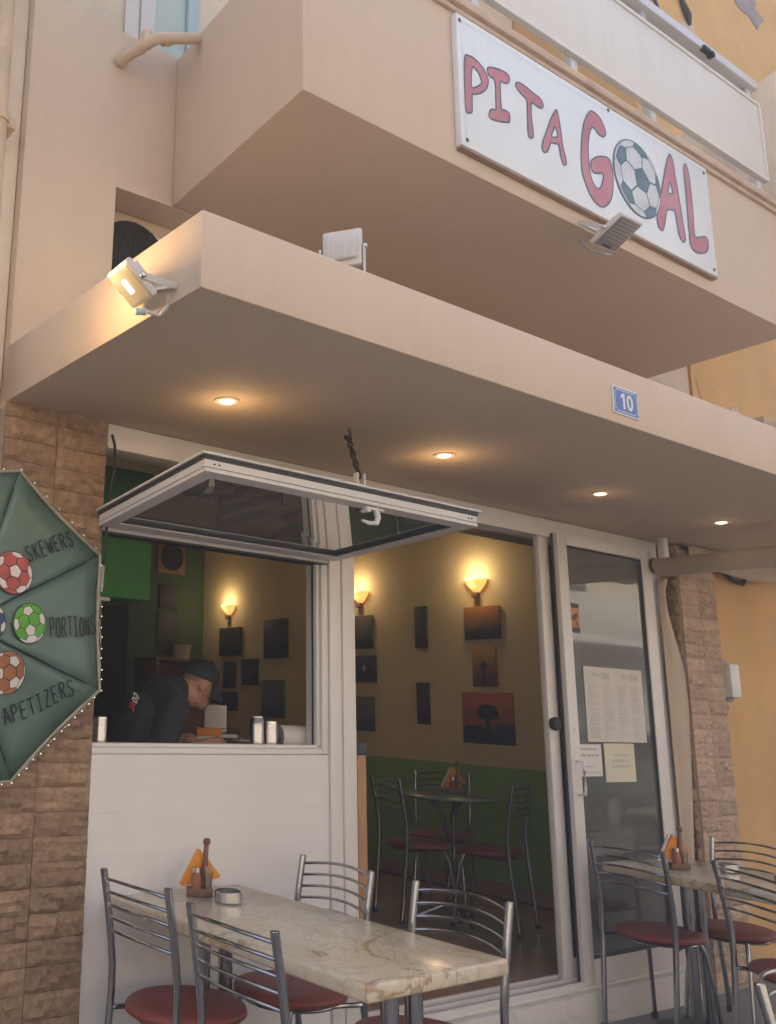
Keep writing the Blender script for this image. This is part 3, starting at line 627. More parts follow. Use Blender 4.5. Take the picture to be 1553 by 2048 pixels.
gs = opart('roller_shutter', 'shutter', lambda b: b.box(19.6, 23.4, -9.585, -9.56, -0.1, 2.7, 0.01))
for k in range(18): opart('slat', 'paper', lambda b: b.box(19.65, 23.35, -9.558, -9.545, -0.02 + k * .15, .115 + k * .15, .012), gs)
bl = opart('balcony', 'white_paint', lambda b: b.box(15.5, 25, -9.59, -8.6, 3.0, 3.16, 0.02))
opart('balcony_rail', 'rail_panel', lambda b: b.box(15.5, 25, -8.64, -8.61, 3.165, 4.05, 0.01), bl)
opart('plinth', 'pavement', lambda b: b.box(-14, 19.5, -9.59, -9.52, -0.15, 0.6, 0.01))
mat('car_paint', (0.10, 0.20, 0.19), 0.25, metal=0.4, var=0.03, coat=0.6); mat('car_glass', (0.02, 0.025, 0.03), 0.05)
CR = thing('parked_car', 'teal hatchback across the street, only mirrored in the door glass', 'car', (15.2, -6.3, -0.198))
def car_body(b):
    pr_ = [(-2.0, .32), (-2.05, .62), (-1.95, .86), (-1.15, .98), (-.55, 1.42), (.75, 1.46), (1.55, 1.02), (1.95, .95), (2.02, .6), (1.98, .32)]
    b.prism(pr_, 'y', -.82, .82, 0.06)
    for v in b.bm.verts:
        if v.co.z > 1.0: v.co.y *= 1 - .22 * (v.co.z - 1.0) / .46
b = MB(); car_body(b); b.build('body', 'car_paint', CR)
for sd_ in (-1, 1):
    for q in ([(-1.02, 1.02), (-.52, 1.36), (.05, 1.38), (.05, 1.02)], [(.12, 1.02), (.12, 1.38), (.70, 1.40), (1.28, 1.04)]):
        b = MB(); b.bm.faces.new([b.bm.verts.new((x, sd_ * (.835 - .18 * max(0, z_ - 1.0) / .46), z_)) for x, z_ in q]); o = b.build('side_window', 'car_glass', CR, flat=True); sm = o.modifiers.new('s', 'SOLIDIFY'); sm.thickness = .012; sm.offset = 0
    for wx in (-1.28, 1.25):
        wm = Matrix.Translation((wx, sd_ * .74, .31)) @ Matrix.Rotation(R(90), 4, 'X')
        b = MB(); b.lathe([(.19, -.1), (.30, -.1), (.31, -.06), (.31, .06), (.30, .1), (.19, .1)], 24, wm); w_ = b.build('wheel', 'rubber', CR)
        b = MB(); b.lathe([(0, -.085), (.19, -.09), (.19, .09), (0, .085)], 20, wm); b.build('rim', 'steel', w_)
for xx, nm in ((-2.03, 'headlight'), (2.0, 'tail_light')):
    for sd_ in (-1, 1): b = MB(); b.box(xx - .03, xx + .03, sd_ * .60 - .16, sd_ * .60 + .16, .66, .80, .02); b.build(nm, 'lamp_white' if xx < 0 else 'ball_red', CR)
b = MB(); b.bm.faces.new([b.bm.verts.new(v) for v in ((-1.16, -.70, 1.0), (-1.16, .70, 1.0), (-.60, .62, 1.41), (-.60, -.62, 1.41))]); o = b.build('windscreen', 'car_glass', CR, flat=True); sm = o.modifiers.new('s', 'SOLIDIFY'); sm.thickness = .02; sm.offset = 0
# ------------------------------------------------------------------ pipes
DP = thing('downpipe', 'old cream painted downpipe with rusty clamp on left edge of facade', 'pipe', (1.19, -0.06, 0))
b = MB(); b.tube([(0.0, 0, 1.9), (0.008, 0, 2.6), (0.0, 0, 3.6), (-0.01, 0, 4.4), (-.01, 0, 6)], .036, 14); b.build('pipe', 'old_pipe', DP)
for zz in (2.62, 3.62, 4.9):
    b = MB(); b.tube([(0, 0, zz - .02), (0, 0, zz + .02)], .044, 14); b.box(.03, .075, -.01, .105, zz - .03, zz + .02, .006); b.build('clamp', 'old_pipe', DP)
b = MB(); b.tube([(0.002, 0, 2.95), (0.002, 0, 3.0)], .041, 14); b.build('collar', 'old_pipe', DP)
EP = thing('elbow_pipe', 'peach painted elbow pipe joining wall top and balcony side', 'pipe', (1.79, -.17, 4.15))
b = MB(); o0 = Vector((1.79, -.17, 4.15)); p0, p1, p2 = Vector((1.745, 0.0, 4.155)) - o0, Vector((1.80, -.19, 4.165)) - o0, Vector((2.02, -.21, 4.262)) - o0
b.tube([p0, p0.lerp(p1, .8), p1 + Vector((.02, -.01, .012)), p1.lerp(p2, .15) + Vector((0, -.012, .0)), p2], .024, 14); b.build('pipe', 'peach', EP)
b = MB(); b.tube([p0 + (p1 - p0) * .02, p0 + (p1 - p0) * .16], .03, 14); b.build('collar', 'peach', EP)
MB().tube([p1.lerp(p0, .45), p1.lerp(p0, .28)], .029, 14).build('collar', 'peach', EP)
MB().tube([p1.lerp(p2, .22), p1.lerp(p2, .38)], .028, 14).build('collar', 'peach', EP)
b = MB(); b.tube([p1 + Vector((.0, .04, 0)), p1 + Vector((.005, .055, .07))], .024, 12); b.build('stub', 'peach', EP)
CB = thing('black_cable', 'thin black cable hanging beside the stone pillar at the window', 'cable', (1.79, -0.02, 1.9))
b = MB(); b.tube([(0, .0, .56), (.015, 0, .52), (.02, 0, .44), (.005, 0, .34), (-.004, 0, .2), (-.012, -.005, .05), (-.03, -.01, -.05)], .0055, 7); b.build('cord', 'rubber', CB)
b = MB(); b.tube([(-.03, -.012, .03), (-.035, -.014, -.07)], .016, 8); b.build('plug', 'cable_grey', CB)

# ------------------------------------------------------------------ air conditioner in the slot
AC = thing('outdoor_fan_unit', 'cream air conditioner outdoor unit with round black fan in wall slot', 'air conditioner', (1.955, 0.17, 3.05))
b = MB(); b.box(-.19, .55, -.01, .012, -.28, .44, .01); b.build('housing', 'white_paint', AC)
fr = Matrix.Translation((0.0, -.012, .28)) @ Matrix.Rotation(R(90), 4, 'X')
b = MB(); b.lathe([(0, 0), (.185, 0), (.185, .01), (.15, .012), (0, .012)], 32, fr); b.build('fan_opening', 'black_void', AC)
b = MB()
for k in range(1, 9): b.tube([fr @ Vector((.02 * k * math.cos(a), .02 * k * math.sin(a), .018)) for a in [i * math.pi / 16 for i in range(32)]], .0022, 5, closed=True)
for k in range(6): a = k * math.pi / 6; b.tube([fr @ Vector((-.18 * math.cos(a), -.18 * math.sin(a), .02)), fr @ Vector((.18 * math.cos(a), .18 * math.sin(a), .02))], .003, 5)
b.build('grille', 'dark_iron', AC)

# ------------------------------------------------------------------ shop sign
SG = thing('shop_sign', 'white PITA GOAL signboard with red letters and football above the canopy', 'sign', (2.785, -0.955, 3.64))
SW, SH = 1.965, 0.612
b = MB(); b.box(0, SW, -.011, .018, 0, SH, .002); b.build('board', 'sign_white', SG)
b = MB(); b.box(0.002, SW - .002, -.009, .019, -.012, -.0005, .001); b.build('lower_edge', 'sign_edge', SG)
sf = frame((-2.785, -.0115, -3.64), (1, 0, 0), (0, 0, 1))
LET = {'P': [[(2.826, 4.053), (2.853, 4.073), (2.885, 4.075), (2.932, 4.06), (2.965, 4.029), (2.971, 4.002), (2.957, 3.964), (2.922, 3.928), (2.881, 3.904), (2.862, 3.891), (2.857, 3.819), (2.844, 3.802), (2.825, 3.797), (2.817, 3.814), (2.818, 3.93)], [(2.871, 4.026), (2.905, 4.021), (2.923, 3.999), (2.926, 3.977), (2.904, 3.953), (2.861, 3.931)]],
'I': [[(2.972, 4.066), (2.998, 4.082), (3.056, 4.096), (3.106, 4.097), (3.116, 4.077), (3.103, 4.053), (3.077, 4.042), (3.06, 4.042), (3.051, 4.028), (3.048, 3.945), (3.051, 3.905), (3.075, 3.909), (3.101, 3.905), (3.101, 3.872), (3.087, 3.857), (3.02, 3.837), (2.974, 3.83), (2.966, 3.847), (2.977, 3.871), (2.999, 3.882), (3.013, 3.89), (3.016, 3.956), (3.015, 4.027), (2.994, 4.032), (2.974, 4.043)]],
'T': [[(3.158, 4.071), (3.173, 4.086), (3.216, 4.09), (3.285, 4.079), (3.332, 4.071), (3.347, 4.046), (3.333, 4.027), (3.306, 4.023), (3.271, 4.027), (3.26, 4.014), (3.255, 3.946), (3.262, 3.876), (3.255, 3.852), (3.24, 3.844), (3.226, 3.85), (3.227, 3.923), (3.231, 4.02), (3.211, 4.032), (3.17, 4.052)]],
'A': [[(3.438, 4.059), (3.452, 4.052), (3.466, 3.969), (3.472, 3.897), (3.491, 3.829), (3.485, 3.807), (3.468, 3.801), (3.453, 3.834), (3.444, 3.886), (3.413, 3.884), (3.384, 3.875), (3.368, 3.844), (3.347, 3.816), (3.329, 3.809), (3.319, 3.825), (3.33, 3.866), (3.351, 3.905), (3.369, 3.943), (3.396, 3.997)], [(3.422, 3.97), (3.436, 3.951), (3.439, 3.927), (3.411, 3.913), (3.393, 3.912)]],
'G': [[(3.7, 4.156), (3.732, 4.173), (3.781, 4.166), (3.816, 4.128), (3.823, 4.091), (3.802, 4.07), (3.768, 4.069), (3.737, 4.087), (3.711, 4.079), (3.687, 4.031), (3.671, 3.961), (3.667, 3.883), (3.673, 3.822), (3.694, 3.785), (3.721, 3.774), (3.748, 3.788), (3.772, 3.839), (3.776, 3.87), (3.741, 3.857), (3.701, 3.847), (3.684, 3.864), (3.686, 3.896), (3.722, 3.931), (3.774, 3.956), (3.825, 3.968), (3.849, 3.95), (3.856, 3.901), (3.853, 3.849), (3.834, 3.778), (3.803, 3.727), (3.754, 3.692), (3.707, 3.69), (3.666, 3.713), (3.633, 3.758), (3.611, 3.812), (3.609, 3.886), (3.624, 3.981), (3.653, 4.082)]],
'A2': [[(4.391, 4.202), (4.414, 4.175), (4.423, 4.095), (4.435, 4.002), (4.447, 3.896), (4.46, 3.778), (4.455, 3.749), (4.434, 3.734), (4.407, 3.76), (4.395, 3.824), (4.387, 3.882), (4.353, 3.88), (4.312, 3.864), (4.291, 3.816), (4.265, 3.755), (4.244, 3.733), (4.22, 3.746), (4.212, 3.79), (4.225, 3.848), (4.277, 3.96), (4.324, 4.072), (4.36, 4.155)], [(4.368, 4.04), (4.379, 4.01), (4.381, 3.98), (4.338, 3.968), (4.349, 4.006)]],
'L': [[(4.53, 4.197), (4.546, 4.196), (4.561, 4.145), (4.565, 4.033), (4.561, 3.92), (4.554, 3.808), (4.595, 3.81), (4.659, 3.834), (4.681, 3.82), (4.678, 3.778), (4.647, 3.743), (4.578, 3.718), (4.531, 3.718), (4.505, 3.744), (4.505, 3.819), (4.508, 3.916), (4.515, 4.044), (4.516, 4.157)]]}
for k, loops in LET.items():
    lp = [catmull(l, 4) for l in loops]
    a = MB(); a.poly(lp, sf, 0.0012); lo = a.build('letter', 'sign_red', SG, flat=True)
    a = MB()
    for l in lp: a.ribbon(l, 0.0075, sf, 0.0018, closed=True)
    a.build('outline', 'sign_line', lo, flat=True)
football(SG, sf, 4.066, 3.945, 0.200, Quaternion((0, 0, 1), R(18)) @ Quaternion((1, 0, 0), R(34)) @ Quaternion((0, 1, 0), R(14)), {'p': 'sign_teal', 'h': 'ball_grey'}, 'sign_line', 0.0026)
for x, zz in ((.035, .03), (.02, SH - .03), (SW - .03, .03), (SW - .03, SH - .035), (SW * .55, SH - .015)): MB().ell((x, -.0115, zz), (.010, .004, .010), sub=2).build('screw', 'dark_screw', SG)
a = MB(); sg2 = frame((0, -.0115, 0), (1, 0, 0), (0, 0, 1)); a.ribbon([(.03, .015), (.03, SH - .03), (SW - .045, SH - .03), (SW - .045, .015)], .003, sg2, .0008); a.build('border_line', 'ball_grey', SG, flat=True)

# house number
HN = thing('house_number', 'blue enamel house number plate reading 10 on the canopy edge', 'number plate', (3.224, -1.241, 2.543))
b = MB(); b.box(0, .166, -.005, 0, 0, .108, .001); b.build('plate', 'white_paint', HN)
hf = frame((0, -.0052, 0), (1, 0, 0), (0, 0, 1))
b = MB(); b.poly([[(.005, .005), (.161, .005), (.161, .103), (.005, .103)]], hf, .0006); b.build('enamel', 'plate_blue', HN, flat=True)
b = MB(); b.ribbon([(.022, .012), (.144, .012), (.144, .02), (.154, .02), (.154, .088), (.144, .088), (.144, .096), (.022, .096), (.022, .088), (.012, .088), (.012, .02), (.022, .02)], .0028, hf, .0012, closed=True); b.build('border_line', 'white_paint', HN, flat=True)
b = MB(); b.poly([[(.062, .024), (.075, .024), (.075, .086), (.064, .086), (.049, .074), (.049, .064), (.062, .071)]], hf, .0013)
b.poly([[(.108 + .021 * math.cos(t), .055 + .032 * math.sin(t)) for t in [i * math.pi / 12 for i in range(24)]], [(.108 + .0085 * math.cos(t), .055 + .020 * math.sin(t)) for t in [i * math.pi / 12 for i in range(24)]]], hf, .0013); b.build('digits', 'white_paint', HN, flat=True)

# ------------------------------------------------------------------ lamps
def light(name, kind, energy, loc, parent, size=.03, color=(1, .62, .28), rot=None, spot=None):
    l = bpy.data.lights.new(name, kind); l.energy = energy; l.color = color
    if kind == 'AREA': l.size = size; l.spread = R(170)
    else: l.shadow_soft_size = size
    if spot: l.spot_size = R(spot); l.spot_blend = 0.6
    o = bpy.data.objects.new(name, l); COL.objects.link(o); o.parent = parent; o.location = loc
    if rot: o.rotation_euler = rot
    return o
DLS = ['first round downlight from the floodlight end, set in canopy underside', 'second downlight from the floodlight end, right of the chain hook', 'third downlight from the floodlight end, in canopy above the door opening', 'fourth downlight, nearest the roller blind under the canopy']
for k, (x, y) in enumerate(((1.967, -.531), (3.135, -.536), (4.252, -.552), (5.34, -.58))):
    D = thing('downlight', DLS[k], 'downlight', (x, y, 2.505), 0, 'downlights in the canopy')
    b = MB(); b.lathe([(.026, .001), (.030, -.003), (.040, -.0045), (.047, -.002), (.048, .0015)], 28); b.build('trim_ring', 'lamp_white', D)
    b = MB(); b.lathe([(.027, -.001), (.023, -.005), (.012, -.008), (0, -.0085)], 24); b.build('bulb', 'down_glow', D)
    light('downlight_lamp', 'POINT', (0.30, 0.28, .05, .03)[k], (0, 0, -.11), D, .025)
def floodlight(name, label, loc, u, v, w, h, lit, group='floodlights on the facade', feet=None):
    u, v = Vector(u).normalized(), Vector(v).normalized(); n = u.cross(v).normalized()        # n: direction the lens faces
    F = thing(name, label, 'floodlight', loc, 0, group); m = Matrix((u, v, n)).transposed().to_4x4()
    b = MB(); b.box(-w / 2, w / 2, -h / 2, h / 2, -.022, 0, .008, mat=m); b.box(-w * .38, w * .38, -h * .36, h * .34, -.04, -.0215, .008, mat=m); b.build('housing', 'lamp_white', F)
    b = MB(); b.box(-w / 2 + .010, w / 2 - .010, -h / 2 + .010, h / 2 - .010, 0.0003, .0018, .001, mat=m); lens = b.build('lens', 'flood_lens' if lit else 'lamp_lens_off', F)
    if lit:
        b = MB(); b.box(-.012, .020, -.022, .022, .002, .0035, .001, mat=m); b.build('led', 'lamp_glow', lens)
    for s in (-1, 1): MB().ell(m @ Vector((s * (w / 2 + .008), 0, -.012)), (.009, .009, .009), sub=2).build('pivot_bolt', 'steel', F)
    b = MB()
    for k in range(7): b.box(-w * .3 + k * w * .1 - .002, -w * .3 + k * w * .1 + .002, -h * .33, h * .05, -.043, -.0395, 0, mat=m)
    tag(b.build('cooling_fins', 'lamp_white', F), kind='stuff')
    if not lit:
        b = MB()
        for i in range(8):
            for j in range(7): b.box((i - 3.5) * w * .095 - .004, (i - 3.5) * w * .095 + .004, (j - 2.2) * h * .095 - .004, (j - 2.2) * h * .095 + .004, .0019, .0028, 0, mat=m)
        tag(b.build('led_grid', 'reflector', lens, flat=True), kind='stuff')
        MB().box(-w * .18, w * .18, -h * .42, -h * .36, .0019, .003, 0, mat=m).build('slot', 'gasket', lens)
    if feet:
        b = MB(); a, c = [m @ Vector((s * (w / 2 + .006), 0, -.012)) for s in (-1, 1)]; f0, f1 = [Vector(f) - Vector(loc) for f in feet]
        for p, q in ((a, f0), (f0, f1), (f1, c)):
            d = (q - p).normalized(); side = d.cross(Vector((.3, .5, .8))).normalized()
            wv = (f1 - f0).normalized() if (p - q).length and abs(d.dot((f1 - f0).normalized())) < .9 else None
            nn = d.cross(wv).normalized() if wv else n
            vsx = []
            for e in (p, q):
                for sx, sy in ((-1, -1), (1, -1), (1, 1), (-1, 1)): vsx.append(b.bm.verts.new(e + nn * sx * .009 + (wv or d.cross(n).normalized()) * sy * .0022))
            for f in ((3, 2, 1, 0), (4, 5, 6, 7), (0, 1, 5, 4), (1, 2, 6, 5), (2, 3, 7, 6), (3, 0, 4, 7)): b.bm.faces.new([vsx[i] for i in f])
        b.build('bracket', 'lamp_white', F, flat=True)
    return F, n, m
# lit one beside the canopy's left face
F1, n1, m1 = floodlight('floodlight', 'lit floodlight glowing amber on the left end of the canopy', (1.235, -1.03, 2.56), (.236, .954, .186), (.742, -.053, -.668), .185, .125, True, feet=[(1.3285, -1.13, 2.55), (1.3285, -.95, 2.60)])
light('flood_lamp', 'POINT', 1.9, Vector((-.13, .10, .04)), F1, .05, (1, .62, .27))
b = MB(); b.tube([(.05, -.02, -.07), (.085, -.03, -.075), (.10, -.05, -.05), (.095, -.06, -.02)], .006, 8); b.build('cable', 'lamp_white', F1)
b = MB(); b.tube([(.005, -.03, -.085), (.035, -.035, -.08)], .010, 10); b.build('sensor', 'shutter_blue', F1)
F2, n2, m2 = floodlight('floodlight', 'unlit floodlight seen from behind on top of the canopy', (1.963, -1.13, 2.852), (-.55, .83, 0), (0, 0, 1), .125, .125, False, feet=[(1.995, -1.19, 2.737), (1.93, -1.08, 2.737)])
F3, n3, m3 = floodlight('floodlight', 'unlit floodlight with ribbed lens tilted below the PITA GOAL sign', (3.67, -1.07, 3.485), (.995, .05, .08), (0, -.88, .47), .185, .165, False, feet=[(3.60, -.937, 3.58), (3.75, -.937, 3.58)])
b = MB(); b.tube([(-.03, .02, -.10), (-.06, .03, -.10), (-.08, .08, -.07), (-.07, .12, -.02), (-.04, .155, .03)], .005, 7); b.build('cable', 'cable_grey', F3)

# ------------------------------------------------------------------ parasol menu
APX = Vector((1.178, -.16, 1.666)); PC = (APX.x + .02, APX.z)
cor = [Vector((1.385, -.06, 2.234)), Vector((1.736, -.06, 1.963)), Vector((1.761, -.06, 1.468)), Vector((1.428, -.06, 1.152))]
PS = thing('menu_parasol', 'green parasol with hand painted menu and footballs hung on the stone pillar', 'parasol', (APX.x, -.05, APX.z))
base = Vector((APX.x, -.05, APX.z)); cor = [c - base for c in cor]; cor += [Vector((-c.x, c.y, -c.z)) for c in cor]; apx = APX - base
for k in range(8):
    c0, c1 = cor[k], cor[(k + 1) % 8]
    def fn(u, v, c0=c0, c1=c1):
        e = c0.lerp(c1, v); p = apx.lerp(e, u); sag = .012 * math.sin(math.pi * v) * u; return p + Vector((0, sag * .35 + .0042 * math.sin(9 * v + 5 * u) * u + .0025 * math.sin(23 * v * u + 2), 0)) - (e - apx).normalized() * sag * 1.2
    b = MB(); b.grid(fn, 6, 8)
    o = b.build('panel', 'parasol', PS); sm = o.modifiers.new('s', 'SOLIDIFY'); sm.thickness = .004; sm.offset = -1
b = MB()
for k in range(8): b.tube([apx + Vector((0, .012, 0)), cor[k] + Vector((0, .012, 0))], .005, 6)
b.build('ribs', 'steel', PS)
b = MB(); b.tube([(0, .0, 0), (0, -.25, 0)], .02, 12); b.build('cap', 'parasol', PS)
b = MB()
for k in range(8): b.tube([cor[k].lerp(cor[(k + 1) % 8], t) - (cor[k].lerp(cor[(k + 1) % 8], t) - apx).normalized() * (.012 * math.sin(math.pi * t) - .002) + Vector((0, -.002, 0)) for t in [i / 8 for i in range(9)]], .0055, 6)
b.build('hem', 'parasol_hem', PS)
b = MB()
for k in range(8): b.tube([apx.lerp(cor[k], .1) + Vector((0, -.001, 0)), apx.lerp(cor[k], .88) + Vector((0, -.001, 0))], .0022, 5)
b.build('seam', 'ink', PS)
def pframe(i, o, right, up):
    o, right, up = Vector(o) - base, Vector(right), Vector(up); u = (right - Vector(base) - o); n0 = (cor[i] - apx).cross(cor[i + 1] - apx).normalized()
    if n0.y > 0: n0 = -n0
    u -= n0 * u.dot(n0); W = u.length; u.normalize(); v = n0.cross(u).normalized(); v = v if v.z > 0 else -v
    H = (up - base - o).dot(v)
    return (lambda a, c, off=0.0: o + u * a + v * c + n0 * (off + .0075)), W, H
for i, (t, o, r, u) in enumerate((('SKEWERS', (1.421, -.102, 1.901), (1.618, -.070, 1.984), (1.402, -.096, 1.956)), ('PORTIONS', (1.523, -.100, 1.640), (1.728, -.064, 1.666), (1.516, -.101, 1.712)), ('APETIZERS', (1.379, -.090, 1.333), (1.651, -.071, 1.45), (1.365, -.100, 1.394)))):
    f, W, H = pframe(i, o, r, u); b = MB(); write(b, t, f, 0, 0, W, H * .96, .0062, .0, jit=.06); b.build('lettering', 'ink', PS, flat=True)
for i, (c, r, ml, q) in enumerate((((1.358, -.115, 1.853), .078, 'ball_red', (20, 30, 8)), ((1.432, -.115, 1.684), .071, 'ball_green', (70, 12, 40)), ((1.357, -.117, 1.512), .075, 'ball_brown', (10, 0, 31)))):
    f, W, H = pframe(i, c, (c[0] + .1, c[1] + .03, c[2]), (c[0], c[1], c[2] + .1))
    football(PS, f, 0, 0, r, Quaternion((0, 0, 1), R(q[0])) @ Quaternion((1, 0, 0), R(q[1])) @ Quaternion((0, 1, 0), R(q[2])), {'p': 'ball_white', 'h': ml}, 'ink', .0005, pick={14: 'ball_white', 18: 'ball_white', 21: 'ball_white'})
f, W, H = pframe(1, (1.275, -.143, 1.674), (1.375, -.126, 1.674), (1.275, -.143, 1.774)); football(PS, f, 0, 0, .062, Quaternion((1, 0, 0), .4), {'p': 'ball_white', 'h': 'ball_navy'}, 'ink', .0005)
LS = thing('string_lights', 'string of tiny white bulbs along the rim of the menu parasol', 'string lights', tuple(base))
b = MB(); c2 = MB(); rim = []
for k in range(8):
    for i in range(13): rim.append(cor[k].lerp(cor[(k + 1) % 8], i / 13) * 1.006 + Vector((0, -.002 + .003 * math.sin(i * 2.1), .002 * math.sin(i * 3.3))))
b.tube(rim, .0028, 5, closed=True); b.build('wire', 'clear_plastic', LS)
for i, p in enumerate(rim):
    if i % 2 == 0 or (40 > i > 18): c2.ell(p + Vector((0, -.007, 0)) + (p - apx).normalized() * .003, (.0021, .0021, .0021), sub=1)
tag(c2.build('bulbs', 'led_glow', LS), kind='stuff')

# ------------------------------------------------------------------ furniture
def make_chair(label, loc, rz, group):
    t = thing('bistro_chair', label, 'chair', loc, rz, group)
    b = MB(); b.lathe([(0, .436), (.15, .436), (.192, .439), (.203, .447), (.203, .453), (.196, .462), (.165, .469), (.08, .473), (0, .474)], 36); b.build('seat', 'vinyl', t, ang=60)
    b = MB(); b.tube([(.165 * math.cos(a), .165 * math.sin(a), .424) for a in [i * math.pi / 14 for i in range(28)]], .009, 8, closed=True); b.build('seat_frame', 'chrome', t)
    b = MB(); b.lathe([(.196, .436), (.204, .441), (.197, .447)], 36); b.build('piping', 'vinyl', t)
    for s in (-1, 1):
        b = MB(); b.tube([(s * .178, -.222, .012), (s * .18, -.205, .18), (s * .183, -.186, .36), (s * .185, -.177, .48), (s * .186, -.177, .56), (s * .187, -.186, .64), (s * .188, -.204, .75), (s * .188, -.226, .862)], .0128, 12); b.ell((s * .188, -.2262, .8625), (.0128, .0128, .004), sub=2); b.build('back_post', 'chrome', t)
        b = MB(); b.tube([(s * .13, .11, .424), (s * .145, .135, .36), (s * .158, .16, .2), (s * .168, .182, .012)], .0105, 10); b.build('leg', 'chrome', t)
        for x, y in ((.178, -.222), (.168, .182)):
            b = MB(); b.tube([(s * x, y, 0), (s * x, y, .026)], .0165, 12); b.build('foot_cap', 'rubber', t)
        b = MB(); b.tube([(s * .184, -.18, .424), (s * .16, -.1, .424), (s * .15, -.05, .424)], .009, 8); b.build('brace', 'chrome', t)
    for k in range(5):
        zz = .834 - k * .0415; yy = -.226 + (.862 - zz) * .20; b = MB()
        b.tube([(x, yy - .052 * (1 - (x / .186) ** 2) - .002, zz + .017 * (1 - (x / .186) ** 2)) for x in [-.186 + .372 * i / 14 for i in range(15)]], .0056, 8); b.build('back_bar', 'chrome', t)
    return t
def chair_at(mid, face, label, zf=None, first=[None], group='chrome chairs with red seats'):
    f = Vector((face[0], face[1])).normalized(); o = Vector(mid) + f * .224; rz = math.atan2(f.y, f.x) - math.pi / 2; zz = gz(o.x) if zf is None else zf
    if first[0] is None: first[0] = make_chair(label, (o.x, o.y, zz), rz, group); return first[0]
    return dup(first[0], (o.x, o.y, zz), rz, label)
chair_at((1.772, -.335), (1, .03), 'chrome chair with red seat farthest left, nearest the stone pillar')
chair_at((1.717, -.915), (1, 0), 'chrome chair in front, left side of marble table, seat below the frame')
chair_at((2.69, -.318), (-1, .02), 'chrome chair right of marble table against white planked wall')
chair_at((2.695, -.895), (-1, 0), 'chrome chair right of marble table in front of the open doorway')
chair_at((4.645, -.307), (1, -.03), 'chrome chair with red seat standing in front of the sliding door')
chair_at((5.56, -.44), (-1, .06), 'chrome chair at far table beside the right hand stone pillar')
chair_at((4.495, -.925), (.868, -.45), 'chrome chair turned slightly at far right table, cut by right edge')
chair_at((2.645, -1.90), (.10, -1), 'chrome chair back poking into the bottom right corner')
FZ = 0.155
chair_at((4.80, 1.40), (.93, -.33), 'chrome chair inside, left of the round green table', FZ)
chair_at((5.31, .74), (-.33, .94), 'chrome chair inside, right of round table, nearest the door', FZ)
chair_at((5.70, 1.69), (-.83, -.56), 'chrome chair inside, behind the round green table at the wall', FZ)

def rect_table(label, loc, rz, w, l, h, legs):
    t = thing('marble_table', label, 'table', loc, rz, 'cream marble tables')
    b = MB(); b.box(-w / 2, w / 2, -l / 2, l / 2, h - .045, h, .010, seg=3); b.build('table_top', 'marble_top', t)
    for y in legs:
        p = MB(); 
        for s in (-1, 1): p.tube([(s * .05, y, .03), (s * .05, y, h - .05)], .026, 14)
        p.box(-.12, .12, y - .04, y + .04, h - .052, h - .0455, .003); p.build('leg', 'chrome', t)
        p = MB(); p.lathe([(.21, .002), (.205, .014), (.08, .03), (.05, .034), (0, .034)], 28, Matrix.Translation((0, y, 0))); p.build('base', 'dark_iron', t)
    return t
rect_table('cream marble table in the foreground set against the white wall', (2.18, -.63, 0), R(1.5), .585, 1.21, .75, (-.46, .38))
rect_table('cream marble table at right in front of sliding door and pillar', (4.99, -.74, -.032), R(-6), .60, 1.22, .752, (.33, -.38))
RT = thing('round_table', 'round green cafe table inside by the green dado wall', 'table', (5.15, 1.17, FZ))
b = MB(); b.lathe([(0, .742), (.31, .742), (.325, .75), (.325, .760), (.312, .768), (0, .769)], 40); b.build('table_top', 'table_green', RT)
for k, a in enumerate((0.4, 2.5, 4.3)):
    b = MB(); c, s = math.cos(a), math.sin(a); b.tube([(.17 * c, .17 * s, .742), (.09 * c, .09 * s, .70), (.04 * c, .04 * s, .62), (.032 * c, .032 * s, .3), (.035 * c, .035 * s, .1), (.24 * c, .24 * s, .012)], .013, 8); b.build('leg', 'chrome', RT)

